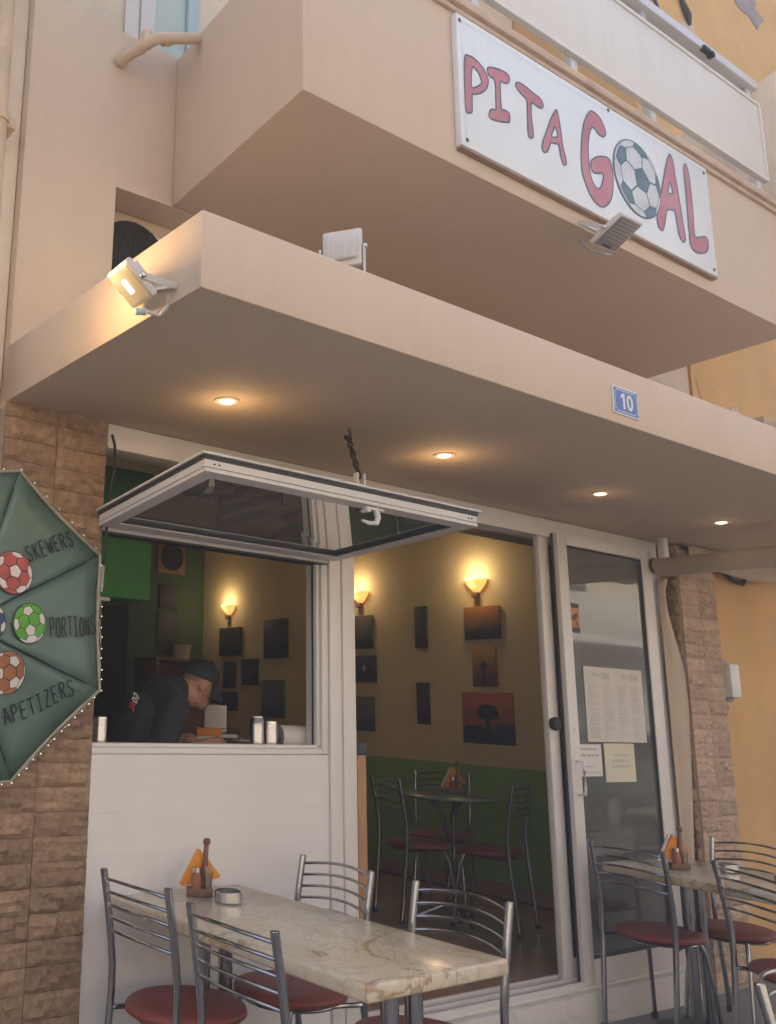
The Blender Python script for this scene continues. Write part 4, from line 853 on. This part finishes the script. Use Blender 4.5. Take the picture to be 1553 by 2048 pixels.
def napkin_set(label, loc, rz, group='napkin holders on the tables', glassy=True):
    t = thing('napkin_holder', label, 'napkin holder', loc, rz, group); t.scale = (.86, .86, .86)
    b = MB(); b.box(-.055, .055, -.038, .038, .001, .035, .003); b.build('box', 'holder_wood', t)
    def tri(b, y0, y1, k, sh=0.0): b.prism([(-.085 * k + sh, .045), (-.075 * k + sh, .035), (.085 * k + sh, .075), (.088 * k + sh, .085), (.0 + sh, .185 * (.9 + .1 * k)), (-.012 + sh, .188 * (.9 + .1 * k))], 'y', y0, y1, .003)
    b = MB(); tri(b, .006, .022, 1.0); b.build('orange_napkins', 'napkin_orange', t)
    b = MB(); tri(b, .0225, .036, 1.0, -.014); b.build('white_napkins', 'napkin_white', t)
    b = MB(); b.lathe([(0, .03), (.0115, .03), (.0125, .12), (.0105, .20), (.0095, .205), (.016, .212), (.0165, .226), (.010, .234), (0, .235)], 14, Matrix.Translation((.012, -.004, .0)) @ Matrix.Rotation(R(4), 4, 'Y')); b.build('pepper_mill', 'mill_wood', t)
    b = MB(); b.lathe([(0, .034), (.022, .034), (.023, .075), (.018, .092), (.016, .098)], 16, Matrix.Translation((-.014, -.02, 0))); b.build('spice_jar', 'spice', t)
    b = MB(); b.lathe([(.0175, .098), (.0175, .118), (0, .119)], 16, Matrix.Translation((-.014, -.02, 0))); b.build('jar_lid', 'steel', t)
    b = MB(); rr = random.Random(2)
    for k in range(26): a = rr.uniform(0, 6.28); d = rr.uniform(0, .014); b.tube([(.034 + d * .6 * math.cos(a), -.018 + d * .6 * math.sin(a), .034), (.034 + d * 1.5 * math.cos(a), -.018 + d * 1.5 * math.sin(a), .122 + rr.uniform(-.01, .008))], .0012, 4)
    tag(b.build('toothpicks', 'toothpick', t), kind='stuff')
    b = MB(); b.lathe([(0, .034), (.015, .034), (.021, .098)], 16, Matrix.Translation((.034, -.018, 0))); b.build('glass_cup', 'clear_plastic', t)
    return t
def ashtray(label, loc):
    t = thing('ashtray', label, 'ashtray', loc, 0, 'steel ashtrays'); b = MB()
    b.lathe([(0, .002), (.046, .001), (.049, .004), (.049, .038), (.047, .040), (.045, .038), (.045, .008), (0, .007)], 32); b.build('cup', 'steel', t); return t
nh = napkin_set('napkin holder with orange napkins and pepper mill on foreground table', (2.165, -.16, .751), R(-35))
ashtray('steel ashtray beside the napkins on the foreground marble table', (2.20, -.285, .7505))
dup(nh, (4.93, -.40, .7215), R(-30), 'napkin holder with orange napkins on the right hand marble table')
ashtray('steel ashtray on the right hand marble table', (5.11, -.55, .7213))
dup(nh, (5.20, 1.17, FZ + .770), R(-40), 'napkin holder with orange napkins on the round green table inside')

# ------------------------------------------------------------------ blind and curtain at the right end
RB = thing('roller_blind', 'beige roller blind under the canopy at the right end', 'blind', (5.56, -.10, 2.34))
b = MB(); b.tube([(0, .02, 0), (0, -1.12, 0)], .043, 20); b.build('roll', 'roller', RB)
b = MB(); b.box(-.045, -.041, -1.12, .0, -.075, .01, .001); b.build('valance', 'roller', RB)
b = MB(); b.box(.0, .05, -.04, .0, .04, .165, .003); b.build('bracket', 'white_alu', RB); b = MB(); b.box(-.03, .03, .036, .044, -.05, .05, .004); b.build('bracket', 'white_alu', RB)
b = MB(); b.tube([(0, .021, 0), (0, .034, 0)], .047, 20); b.build('end_cap', 'gasket', RB)
CU = thing('side_curtain', 'beige canvas curtain gathered between the sliding door and pillar', 'curtain', (5.60, -.065, 0))
def cur(u, v):
    prof = [(0, .05), (.1, .07), (.2, .09), (.32, .12), (.45, .155), (.58, .18), (.68, .195), (.77, .18), (.86, .10), (.94, .035), (.97, .05), (1, .09)]
    t = v; w = .1
    for (a, x), (c, y) in zip(prof, prof[1:]):
        if a <= t <= c: w = x + (y - x) * (t - a) / (c - a)
    x = u * w; return (x - .0 + .0, -.02 * math.sin(u * 3.14) + .004 * math.sin(u * 9 + v * 2), .05 + v * 2.22)
b = MB(); b.grid(cur, 24, 40); o = b.build('cloth', 'canvas', CU, ang=80); sm = o.modifiers.new('s', 'SOLIDIFY'); sm.thickness = .006
VL = thing('canvas_valance', 'beige canvas strip hanging under canopy above the roller blind', 'valance', (5.9, -.1, 2.45))
b = MB(); b.grid(lambda u, v: (u * 1.2 - .02, -.02 - u * .02, .05 - v * (.10 + .05 * math.sin(u * 2.6))), 12, 3); o = b.build('cloth', 'canvas', VL); sm = o.modifiers.new('s', 'SOLIDIFY'); sm.thickness = .004
MBX = thing('meter_box', 'white electric box with dark knob on the ochre wall', 'electric box', (6.36, -.005, 1.70))
b = MB(); b.box(-.06, .05, -.085, .0, -.105, .10, .008); b.build('box', 'plastic_white', MBX)
b = MB(); b.lathe([(0, 0), (.012, 0), (.014, .03), (.008, .045), (0, .047)], 12, Matrix.Translation((.05, -.045, .0)) @ Matrix.Rotation(R(90), 4, 'Y')); b.build('knob', 'dark_iron', MBX)
b = MB(); b.box(-.055, .04, -.02, .004, .1005, .125, .004); b.box(-.03, .04, -.04, .004, -.13, -.1055, .004); b.build('conduit', 'cable_grey', MBX)

# ------------------------------------------------------------------ notices on the door glass (stuck on the outside)
GY = -0.0405
def sheet(name, label, cat, x0, z0, w, h, m, lines=(), tilt=0.0, group=None):
    t = thing(name, label, cat, (x0, GY, z0), 0, group); t.rotation_euler = (0, R(tilt), 0); b = MB(); b.box(0, w, -.0012, .0004, 0, h); b.build('paper', m, t, flat=True)
    return t, frame((0, -.0014, 0), (1, 0, 0), (0, 0, 1))
rr = random.Random(5)
def textlines(mb, f, x0, x1, z, h, rr):
    x = x0
    while x < x1 - .003:
        w = min(rr.uniform(.010, .032), x1 - x); n = max(1, int(w / (h * .72))); 
        for k in range(n):
            xx = x + k * w / n; mb.ribbon([(xx, z), (xx + w / n * .55, z)], h, f, 0); 
        x += w + h * .6
MN, f = sheet('menu_sheet', 'large two column PITA GOAL menu sheet stuck on door glass', 'menu', 4.815, 1.312, .562, .40, 'paper_warm')
b = MB()
for x in (.10, .375):
    write(b, 'PITA', f, x - .02, .345, .062, .020, .0035, 0); write(b, 'GOAL', f, x + .058, .338, .088, .034, .0045, 0)
b.build('heading', 'print_grey', MN, flat=True)
b = MB()
for x0 in (.03, .165, .305, .435):
    z = .305
    while z > .02:
        if rr.random() < .12: z -= .007; continue
        textlines(b, f, x0, x0 + rr.uniform(.05, .105), z, .0028, rr); z -= .0075
tag(b.build('text', 'print_grey', MN, flat=True), kind='stuff')
NT, f = sheet('notice', 'small white printed notice at left of the door glass', 'notice', 4.722, 1.134, .205, .165, 'paper')
b = MB(); textlines(b, f, .012, .17, .140, .010, rr); textlines(b, f, .008, .185, .108, .012, rr); tag(b.build('text', 'print_dark', NT, flat=True), kind='stuff')
b = MB(); textlines(b, f, .045, .15, .050, .008, rr); textlines(b, f, .010, .19, .020, .009, rr); tag(b.build('text', 'print_grey', NT, flat=True), kind='stuff')
NT2, f = sheet('notice', 'cream printed notice with three lines under the menu sheet', 'notice', 4.955, 1.102, .288, .203, 'paper_cream')
b = MB(); textlines(b, f, .095, .215, .140, .014, rr); textlines(b, f, .075, .235, .112, .012, rr); textlines(b, f, .065, .25, .082, .013, rr); tag(b.build('text', 'print_grey', NT2, flat=True), kind='stuff')
ST, f = sheet('camera_sticker', 'orange security camera warning sticker near top of door glass', 'sticker', 4.718, 1.888, .092, .16, 'sticker_orange')
b = MB(); b.poly([[(0, .135), (.092, .135), (.092, .16), (0, .16)]], f, .0004); b.build('band', 'print_dark', ST, flat=True); b = MB(); b.poly([[(0, 0), (.092, 0), (.092, .03), (0, .03)]], f, .0004); b.build('band', 'print_dark', ST, flat=True)
b = MB(); b.poly([[(.012, .085), (.068, .112), (.078, .098), (.075, .088), (.05, .072), (.02, .068)]], f, .0004); b.poly([[(.045, .075), (.058, .08), (.07, .05), (.078, .045), (.078, .038), (.062, .042)]], f, .0006); b.build('camera_icon', 'print_dark', ST, flat=True)
b = MB(); textlines(b, f, .012, .08, .147, .006, rr); textlines(b, f, .03, .065, .015, .006, rr); tag(b.build('text', 'paper_cream', ST, flat=True), kind='stuff')

# ------------------------------------------------------------------ inside the shop
SCL = ['lit wall sconce nearest the back corner, seen through the window', 'lit wall sconce in the middle, beside the white post', 'lit wall sconce nearest the door, above the ship picture']
for k, y in enumerate((4.79, 2.89, 1.645)):
    S = thing('wall_sconce', SCL[k], 'wall lamp', (6.128, y, 2.41), 0, 'lit wall sconces'); S.scale = (.86, .86, .86)
    b = MB(); n = 16
    def cup(u, v):
        a = -math.pi / 2 + math.pi * u; r = .02 + .085 * math.sin(v * 1.45); return (-r * math.cos(a) - .002, r * 1.05 * math.sin(a), -.055 + .12 * v)
    b.grid(cup, 18, 8); o = b.build('shade', 'sconce_glass', S, ang=80); sm = o.modifiers.new('s', 'SOLIDIFY'); sm.thickness = .004
    b = MB(); b.box(-.05, -.002, -.03, .03, -.10, -.055, .005); b.build('bracket', 'cabinet', S)
    b = MB(); b.ell((-.055, 0, .02), (.02, .02, .024), sub=2); b.build('bulb', 'lamp_glow', S)
    light('sconce_lamp', 'POINT', (0.85, 0.9, 0.95)[k], (-.15, 0, .11), S, .03, (1, .70, .40))
mats_p = {}
def pic_mat(name, sky_c, ground_c, acc, hz=0.45):
    m, nt, bs = nodes(name); L = nt.links; tc = N(nt, 'ShaderNodeTexCoord'); sp = N(nt, 'ShaderNodeSeparateXYZ'); L.new(tc.outputs['Generated'], sp.inputs[0])
    n = N(nt, 'ShaderNodeTexNoise', Scale=4.0, Detail=6.0); L.new(tc.outputs['Generated'], n.inputs['Vector'])
    ad = N(nt, 'ShaderNodeMath', operation='MULTIPLY_ADD'); ad.inputs[1].default_value = .35; L.new(n.outputs[0], ad.inputs[0]); L.new(sp.outputs[2], ad.inputs[2])
    r = N(nt, 'ShaderNodeValToRGB'); e = r.color_ramp.elements; e[0].position = hz; e[0].color = (*ground_c, 1); e[1].position = hz + .55; e[1].color = (*sky_c, 1); x = e.new(hz + .12); x.color = (*acc, 1)
    L.new(ad.outputs[0], r.inputs[0]); L.new(r.outputs[0], bs.inputs['Base Color']); bs.inputs['Roughness'].default_value = .6
pic_mat('pic_sunset', (.55, .15, .06), (.03, .05, .06), (.40, .12, .05)); pic_mat('pic_ship', (.50, .20, .05), (.07, .08, .09), (.25, .15, .08)); pic_mat('pic_field', (.55, .32, .06), (.20, .09, .04), (.34, .14, .05))
pic_mat('pic_green', (.05, .08, .05), (.06, .05, .03), (.09, .11, .08)); pic_mat('pic_dark', (.045, .05, .05), (.03, .032, .03), (.05, .05, .045)); pic_mat('pic_grey', (.17, .16, .13), (.06, .09, .08), (.15, .15, .14)); pic_mat('pic_violet', (.08, .06, .08), (.035, .03, .04), (.06, .045, .05))
PICS = [(4.93, 4.57, 1.94, 2.23, 'pic_dark', 'dark small canvas right under the back corner sconce'), (4.20, 3.85, 1.90, 2.28, 'pic_dark', 'tall dark canvas, highest one seen through the window'), (4.85, 4.66, 1.61, 1.88, 'pic_dark', 'narrow dark canvas just right of the cap brim'),
 (4.55, 4.30, 1.64, 1.90, 'pic_dark', 'dark portrait canvas below the tall one through the window'), (4.89, 4.62, 1.38, 1.57, 'pic_violet', 'small dark canvas level with the man\'s face'), (4.23, 3.89, 1.33, 1.69, 'pic_grey', 'faint grey canvas above the steel shakers through the window'),
 (2.95, 2.74, 1.96, 2.25, 'pic_grey', 'grey canvas under the middle sconce, top of its column'), (2.96, 2.71, 1.67, 1.90, 'pic_violet', 'violet canvas with pale spot beside the white post'), (2.95, 2.74, 1.26, 1.55, 'pic_grey', 'grey canvas lowest beside the white post'),
 (2.26, 2.14, 1.95, 2.29, 'pic_green', 'narrow green canvas, upper of the two slim ones'), (2.26, 2.14, 1.34, 1.67, 'pic_dark', 'narrow dark canvas, lower of the two slim ones'), (1.76, 1.44, 2.00, 2.25, 'pic_ship', 'canvas of small boat on brown water below sconce'),
 (1.70, 1.49, 1.64, 1.94, 'pic_field', 'canvas of dark figure on ochre ground, middle of right column'), (1.81, 1.36, 1.22, 1.60, 'pic_sunset', 'large square canvas of dark tree against red sky'), (3.50, 3.30, 1.94, 2.27, 'pic_dark', 'dark canvas half hidden behind the window jamb, upper'), (3.50, 3.30, 1.35, 1.67, 'pic_dark', 'dark canvas half hidden behind the window jamb, lower')]
for y1, y0, z0, z1, m, lab in PICS:
    t = thing('picture', lab, 'picture', (6.129, (y0 + y1) / 2, (z0 + z1) / 2), 0, 'canvases on the yellow wall'); w, h = (y1 - y0) / 2, (z1 - z0) / 2
    b = MB(); b.box(-.026, -.001, -w, w, -h, h, .002); b.build('canvas', m, t)
    pf = frame((-.0265, 0, 0), (0, -1, 0), (0, 0, 1))
    if m == 'pic_sunset':
        b = MB(); b.poly([catmull([(-.09, .02), (-.08, .07), (-.02, .10), (.06, .09), (.10, .05), (.10, .01), (.05, -.01), (.03, -.02), (.035, -.12), (-.02, -.12), (-.015, -.02), (-.05, -.01)], 3)], pf, .0008); b.build('tree_shape', 'black_void', t, flat=True)
        b = MB(); b.poly([[(-.20, -.06), (-.06, -.05), (-.07, -.11), (-.20, -.12)]], pf, .0006); b.poly([[(.08, -.04), (.21, -.06), (.21, -.12), (.07, -.11)]], pf, .0006); b.build('water_shape', 'navy', t, flat=True)
    if m == 'pic_field':
        b = MB(); b.poly([catmull([(0, .05), (.015, .03), (.035, .02), (.03, -.01), (.015, -.02), (.012, -.12), (-.012, -.12), (-.015, -.02), (-.03, -.01), (-.035, .02), (-.015, .03)], 3)], pf, .0008); b.build('figure_shape', 'navy', t, flat=True)
    if m == 'pic_ship':
        b = MB(); b.poly([[(-.01, -.03), (.0, .02), (.008, -.03)]], pf, .0008); b.poly([[(.012, -.03), (.015, .015), (.03, -.03)]], pf, .0008); b.poly([[(-.09, -.06), (-.02, -.05), (.01, -.065), (-.03, -.085), (-.08, -.08)]], pf, .0008); b.build('boat_shape', 'pic_grey', t, flat=True)
    if lab.startswith('violet'):
        b = MB(); b.poly([catmull([(-.01, .03), (.01, .03), (.015, 0), (0, -.02), (-.015, 0)], 3)], pf, .0008); b.build('pale_shape', 'ochre_patch', t, flat=True)
for x0, x1, z0, z1, lab, rnd_ in ((5.49, 5.85, 2.80, 3.16, 'square orange framed poster with round dark emblem on back wall', 1), (5.53, 5.77, 2.42, 2.68, 'small dark picture in the middle of the green back wall', 0), (5.52, 5.79, 1.95, 2.38, 'tall reddish picture on green back wall above the cabinet', 0)):
    t = thing('wall_poster', lab, 'poster', ((x0 + x1) / 2, 5.258, (z0 + z1) / 2), 0, 'posters on the green back wall'); w, h = (x1 - x0) / 2, (z1 - z0) / 2
    b = MB(); b.box(-w, w, -.02, 0, -h, h, .002); b.build('frame', 'cabinet' if rnd_ else 'pic_dark', t)
    if rnd_:
        b = MB(); b.lathe([(0, .0), (.15, .0), (.15, .004), (0, .005)], 32, Matrix.Translation((0, -.02, 0)) @ Matrix.Rotation(R(90), 4, 'X')); b.build('emblem', 'black_void', t)
        b = MB(); b.lathe([(.15, .0), (.165, .0), (.165, .003), (.15, .003)], 32, Matrix.Translation((0, -.02, 0)) @ Matrix.Rotation(R(90), 4, 'X')); b.build('emblem_ring', 'ball_brown', t)
t = thing('cabinet', 'brown wooden shelf cabinet behind the man at the back wall', 'cabinet', (5.62, 5.05, .15))
b = MB(); b.box(-.36, -.33, -.2, .2, 0, 1.70, .003); b.box(.33, .36, -.2, .2, 0, 1.70, .003); b.box(-.36, .36, -.2, .2, 1.701, 1.73, .003); b.box(-.33, .33, -.2, .2, 1.40, 1.425, .002); b.box(-.33, .33, .185, .2, 0, 1.70, .001); b.build('carcass', 'cabinet', t)
b = MB(); b.box(-.32, .32, -.2, -.185, .05, 1.395, .003); b.build('door', 'cabinet', t)
t = thing('white_tub', 'small white tub standing on top of the brown cabinet', 'tub', (5.70, 5.05, 1.882))
b = MB(); b.lathe([(0, 0), (.085, 0), (.10, .14), (.105, .15), (.095, .15), (0, .13)], 20); b.build('tub', 'paper_warm', t)
# counter
t = thing('counter', 'dark service counter just inside the serving window', 'counter', (2.4, .2, .15))
b = MB(); b.box(-.62, .52, -.10, .11, 1.055, 1.10, .006); b.box(.30, .86, .111, .95, 1.085, 1.115, .006); b.build('worktop', 'navy', t)
b = MB(); b.box(-.60, .50, -.078, .05, 0, 1.054); b.box(.42, .84, .115, .93, 0, 1.084); b.build('cabinet_front', 'dark_wood', t)
CZ = .15 + 1.10
def shaker(label, x, y, r, h):
    t = thing('steel_shaker', label, 'shaker', (x, y, CZ + .001), 0, 'steel shakers on the sill'); b = MB()
    b.lathe([(0, 0), (r, 0), (r, h * .72), (r * 1.03, h * .725), (r * 1.03, h * .74), (r * .97, h * .745), (r * .97, h * .93), (r * 1.0, h * .94), (r * .98, h), (r * .7, h * 1.01), (0, h * .985)], 24); b.build('body', 'steel', t)
    b = MB()
    for k in range(7): b.ell((r * .5 * math.cos(k * .9), r * .5 * math.sin(k * .9), h * .998), (.0025, .0025, .001), sub=1)
    tag(b.build('holes', 'gasket', t), kind='stuff')
shaker('steel shaker at the pillar end of the serving window', 1.880, .13, .032, .118)
shaker('taller steel shaker of the pair right of the man', 2.665, .13, .031, .138)
shaker('shorter steel shaker of the pair right of the man', 2.747, .135, .033, .118)
t = thing('paper_roll', 'white paper towel roll lying at the window jamb', 'paper roll', (2.93, .15, CZ + .052), R(-15))
b = MB(); b.lathe([(.018, -.10), (.05, -.10), (.052, -.095), (.052, .12), (.018, .12), (.018, -.10)], 28, Matrix.Rotation(R(90), 4, 'Y')); b.build('roll', 'napkin_white', t)
b = MB(); b.lathe([(.0175, -.101), (.0178, .12)], 20, Matrix.Rotation(R(90), 4, 'Y')); b.build('core', 'box_card', t)
CZ2 = .15 + 1.115
t = thing('takeaway_box', 'open pale cardboard takeaway box in front of the man', 'box', (2.91, .76, CZ2 + .03), R(-28))
b = MB(); b.box(-.055, .055, -.05, .05, 0, .135, .002); b.build('box', 'paper_warm', t)
b = MB(); b.prism([(-.05, .1365), (.05, .1365), (.055, .16), (-.045, .15)], 'x', -.054, -.051); b.build('flap', 'paper', t)
t = thing('orange_packet', 'orange and white packet lying on counter beside the man', 'packet', (2.80, .66, CZ2 + .001), R(-30))
b = MB(); b.box(-.06, .06, -.04, .04, .017, .055, .004); b.build('upper', 'napkin_orange', t); b = MB(); b.box(-.06, .06, -.04, .04, 0, .0165, .003); b.build('lower', 'napkin_white', t)
t = thing('wire_rack', 'black wire rack with papers on the counter', 'rack', (2.92, .70, CZ2 + .001), R(-30))
b = MB()
for zz in (.008, .032, .052): b.tube([(-.075, -.05, zz), (.075, -.05, zz), (.075, .03, zz), (-.075, .03, zz)], .0025, 6, closed=True)
for x, y in ((-.075, -.05), (.075, -.05), (.075, .03), (-.075, .03)): b.tube([(x, y, 0), (x, y, .054)], .0025, 6)
b.build('frame', 'rubber', t); b = MB(); b.box(-.068, .068, -.044, .024, .009, .026, .001); b.build('papers', 'paper', t)
t = thing('loose_sheets', 'pale loose sheets at the counter edge right of the man', 'papers', (3.0, .52, CZ2 + .001), R(-20)); b = MB(); b.box(-.11, .11, -.07, .07, 0, .004); b.box(-.09, .1, -.06, .05, .0045, .007, mat=Matrix.Rotation(.2, 4, 'Z')); b.build('sheet', 'paper', t, flat=True)
# wooden end panel behind the post, dark ladder chair further in
t = thing('wooden_board', 'upright pine board with dark top just inside the doorway', 'board', (3.265, .12, .155))
b = MB(); b.box(-.028, .028, -.02, .35, 0, 1.075, .003); b.build('board', 'wood', t); b = MB(); b.box(-.032, .032, -.024, .354, 1.0755, 1.13, .004); b.build('cap', 'navy', t)
t = thing('ladder_chair', 'dark wooden ladder back chair in the gloom behind the post', 'chair', (4.15, 1.75, .155), R(-60))
for s in (-1, 1):
    b = MB(); b.tube([(s * .19, -.2, 0), (s * .19, -.19, .45), (s * .2, -.24, 1.0)], .02, 8); b.build('back_post', 'dark_wood', t)
    b = MB(); b.tube([(s * .19, .19, 0), (s * .19, .18, .44)], .019, 8); b.build('leg', 'dark_wood', t)
for k in range(4): b = MB(); b.box(-.19, .19, -.235 + .012 * (3 - k), -.22 + .012 * (3 - k), .60 + k * .1, .655 + k * .1, .004); b.build('slat', 'dark_wood', t)
b = MB(); b.box(-.21, .21, -.2, .21, .44, .475, .012); b.build('seat', 'vinyl', t)

# ------------------------------------------------------------------ the man at the counter
PR = thing('person', 'man in black cap and black t-shirt bending over the counter', 'person', (2.235, .56, .155), R(-14))
def capsule(b, p, q, r0, r1, n=7):
    p, q = Vector(p), Vector(q)
    for i in range(n + 1): t = i / n; r = r0 + (r1 - r0) * t; b.ell(p.lerp(q, t), (r, r, r), sub=2)
def remesh(b, name, vox, m, parent, it=6):
    o = b.build(name, m, parent); md = o.modifiers.new('r', 'REMESH'); md.mode = 'VOXEL'; md.voxel_size = vox; s = o.modifiers.new('s', 'SMOOTH'); s.factor = .5; s.iterations = it
    bpy.context.view_layer.update(); me = bpy.data.meshes.new_from_object(o.evaluated_get(bpy.context.evaluated_depsgraph_get())); o.modifiers.clear(); o.data = me
    for p in me.polygons: p.use_smooth = True
    return o
HD = Vector((.378, 0.0, 1.372)); hr = Quaternion((0, 1, 0), R(26))        # head pitched forward
HS = 0.86
def H(x, y, z): return HD + hr @ (Vector((x, y, z)) * HS)
def hr3(*r): return tuple(v * HS for v in r)
b = MB()
b.ell(HD, hr3(.098, .077, .105), hr); b.ell(H(.035, 0, -.055), hr3(.062, .056, .075), hr); b.ell(H(.055, 0, -.10), hr3(.036, .036, .030), hr)        # skull, face, chin
b.ell(H(.080, 0, .022), hr3(.022, .05, .016), hr, 2); b.ell(H(.103, 0, -.022), hr3(.014, .011, .026), hr, 2); b.ell(H(.110, 0, -.040), hr3(.017, .014, .012), hr, 2)   # brow, nose
b.ell(H(.090, 0, -.072), hr3(.012, .024, .007), hr, 2); b.ell(H(.088, 0, -.084), hr3(.011, .021, .007), hr, 2)
for s in (-1, 1):
    b.ell(H(-.002, s * .081, -.018), hr3(.022, .010, .035), hr, 2); b.ell(H(.060, s * .048, -.035), hr3(.022, .018, .020), hr, 2)
capsule(b, (.335, 0, 1.315), (.215, 0, 1.325), .058, .070); capsule(b, (.205, 0, 1.27), (.02, 0, .98), .085, .105)
for s in (-1, 1):
    capsule(b, (.17, s * .07, 1.26), (.19, s * .175, 1.25), .06, .055, 4); capsule(b, (.19, s * .185, 1.25), (.085, s * .255, 1.045), .052, .042); capsule(b, (.085, s * .255, 1.045), (.345, s * .19, 1.105), .042, .029); capsule(b, (.345, s * .19, 1.105), (.405, s * .17, 1.11), .03, .034, 3)
    for k in range(4): capsule(b, (.42, s * (.145 + .018 * k), 1.11), (.475 + .008 * (1.5 - abs(k - 1.5)), s * (.143 + .019 * k), 1.095), .0105, .0095, 4); capsule(b, (.475, s * (.143 + .019 * k), 1.095), (.495, s * (.143 + .019 * k), 1.072), .0095, .008, 3)
    capsule(b, (.375, s * .14, 1.105), (.43, s * .115, 1.085), .0125, .010, 4)
    capsule(b, (-.02, s * .085, .93), (.0, s * .10, .50), .085, .058); capsule(b, (.0, s * .10, .50), (-.03, s * .105, .09), .056, .038); capsule(b, (-.03, s * .105, .05), (.12, s * .115, .03), .04, .03, 5)
body = remesh(b, 'body', .0065, 'skin', PR, 5)
b = MB(); capsule(b, (.245, 0, 1.325), (.205, 0, 1.30), .088, .10, 3); capsule(b, (.205, 0, 1.288), (.12, 0, 1.15), .115, .125); capsule(b, (.12, 0, 1.15), (.0, 0, .92), .132, .135)
for s in (-1, 1): capsule(b, (.10, s * .06, 1.22), (.02, s * .06, .94), .105, .105, 5); capsule(b, (.17, s * .05, 1.292), (.19, s * .18, 1.255), .094, .074, 4); capsule(b, (.19, s * .188, 1.25), (.115, s * .24, 1.09), .067, .064, 5)
remesh(b, 'shirt', .010, 'shirt', PR, 7)
b = MB()
for s in (-1, 1): capsule(b, (-.02, s * .085, .93), (.0, s * .10, .50), .10, .075); capsule(b, (.0, s * .10, .50), (-.03, s * .105, .09), .074, .06)
remesh(b, 'trousers', .012, 'jeans', PR, 4)
b = MB()
for s in (-1, 1): b.ell((.03, s * .11, .035), (.15, .052, .045))
b.build('shoes', 'rubber', PR)
b = MB(); b.ell(H(-.006, 0, .022), hr3(.106, .086, .102), hr)
bmesh.ops.bisect_plane(b.bm, geom=b.bm.verts[:] + b.bm.edges[:] + b.bm.faces[:], plane_co=H(0, 0, .018), plane_no=hr @ Vector((-.10, 0, 1)), clear_inner=True)
def brim(u, v):
    a = -1.15 + 2.3 * u; r = .098 + .062 * v * math.cos(a) ** .5 if math.cos(a) > 0 else .098
    return H(r * math.cos(a), (.083 + .012 * v) * math.sin(a) / math.sin(1.15) * .92, .024 - .055 * v * v - .03 * math.sin(a) ** 2 * v - .010 * v)
b.grid(brim, 14, 6); o = b.build('cap', 'cap', PR, ang=60); sm = o.modifiers.new('s', 'SOLIDIFY'); sm.thickness = .004; sm.offset = 1
b = MB(); b.ell(H(-.034, 0, -.002), hr3(.066, .0762, .032), hr); b.build('hair', 'hair', PR)
b = MB(); b.ell(H(.062, 0, -.100), hr3(.034, .036, .026), hr); b.ell(H(.094, 0, -.058), hr3(.012, .026, .007), hr, 2); b.build('beard', 'hair', PR)
b = MB()
for s in (-1, 1): b.ell(H(.083, s * .030, .002), hr3(.008, .010, .005), hr, 2)
b.build('eyes', 'black_void', PR)
# print on the back of the shoulder
sfm = frame((.045, -.168, 1.285), (.55, -.45, .70), (-.70, -.25, .66)); sfm = frame((.035, -.150, 1.275), (-.45, -.55, -.70), (-.6, .1, .6))
b = MB(); write(b, 'GO', sfm, -.045, 0, .045, .028, .006, .018); b.build('shirt_print', 'ball_white', PR, flat=True)
b = MB(); write(b, 'AL', sfm, .008, 0, .045, .028, .006, .018); b.build('shirt_print', 'shirt_red', PR, flat=True)

# ------------------------------------------------------------------ thin volume added to lift the blacks, like a mist filter
hz = MB(); hz.box(-152, 152, -152, 152, -1.3, 9.2); hzo = hz.build('added_haze', None, flat=True); tag(hzo, kind='stuff')
hm = bpy.data.materials.new('added_haze'); hm.use_nodes = True; hnt = hm.node_tree; hnt.nodes.clear()
ho = hnt.nodes.new('ShaderNodeOutputMaterial'); hv = hnt.nodes.new('ShaderNodeVolumePrincipled')
hv.inputs['Density'].default_value = 0.022; hv.inputs['Color'].default_value = (0.95, 0.93, 0.90, 1)
hnt.links.new(hv.outputs[0], ho.inputs['Volume']); hzo.data.materials.append(hm)
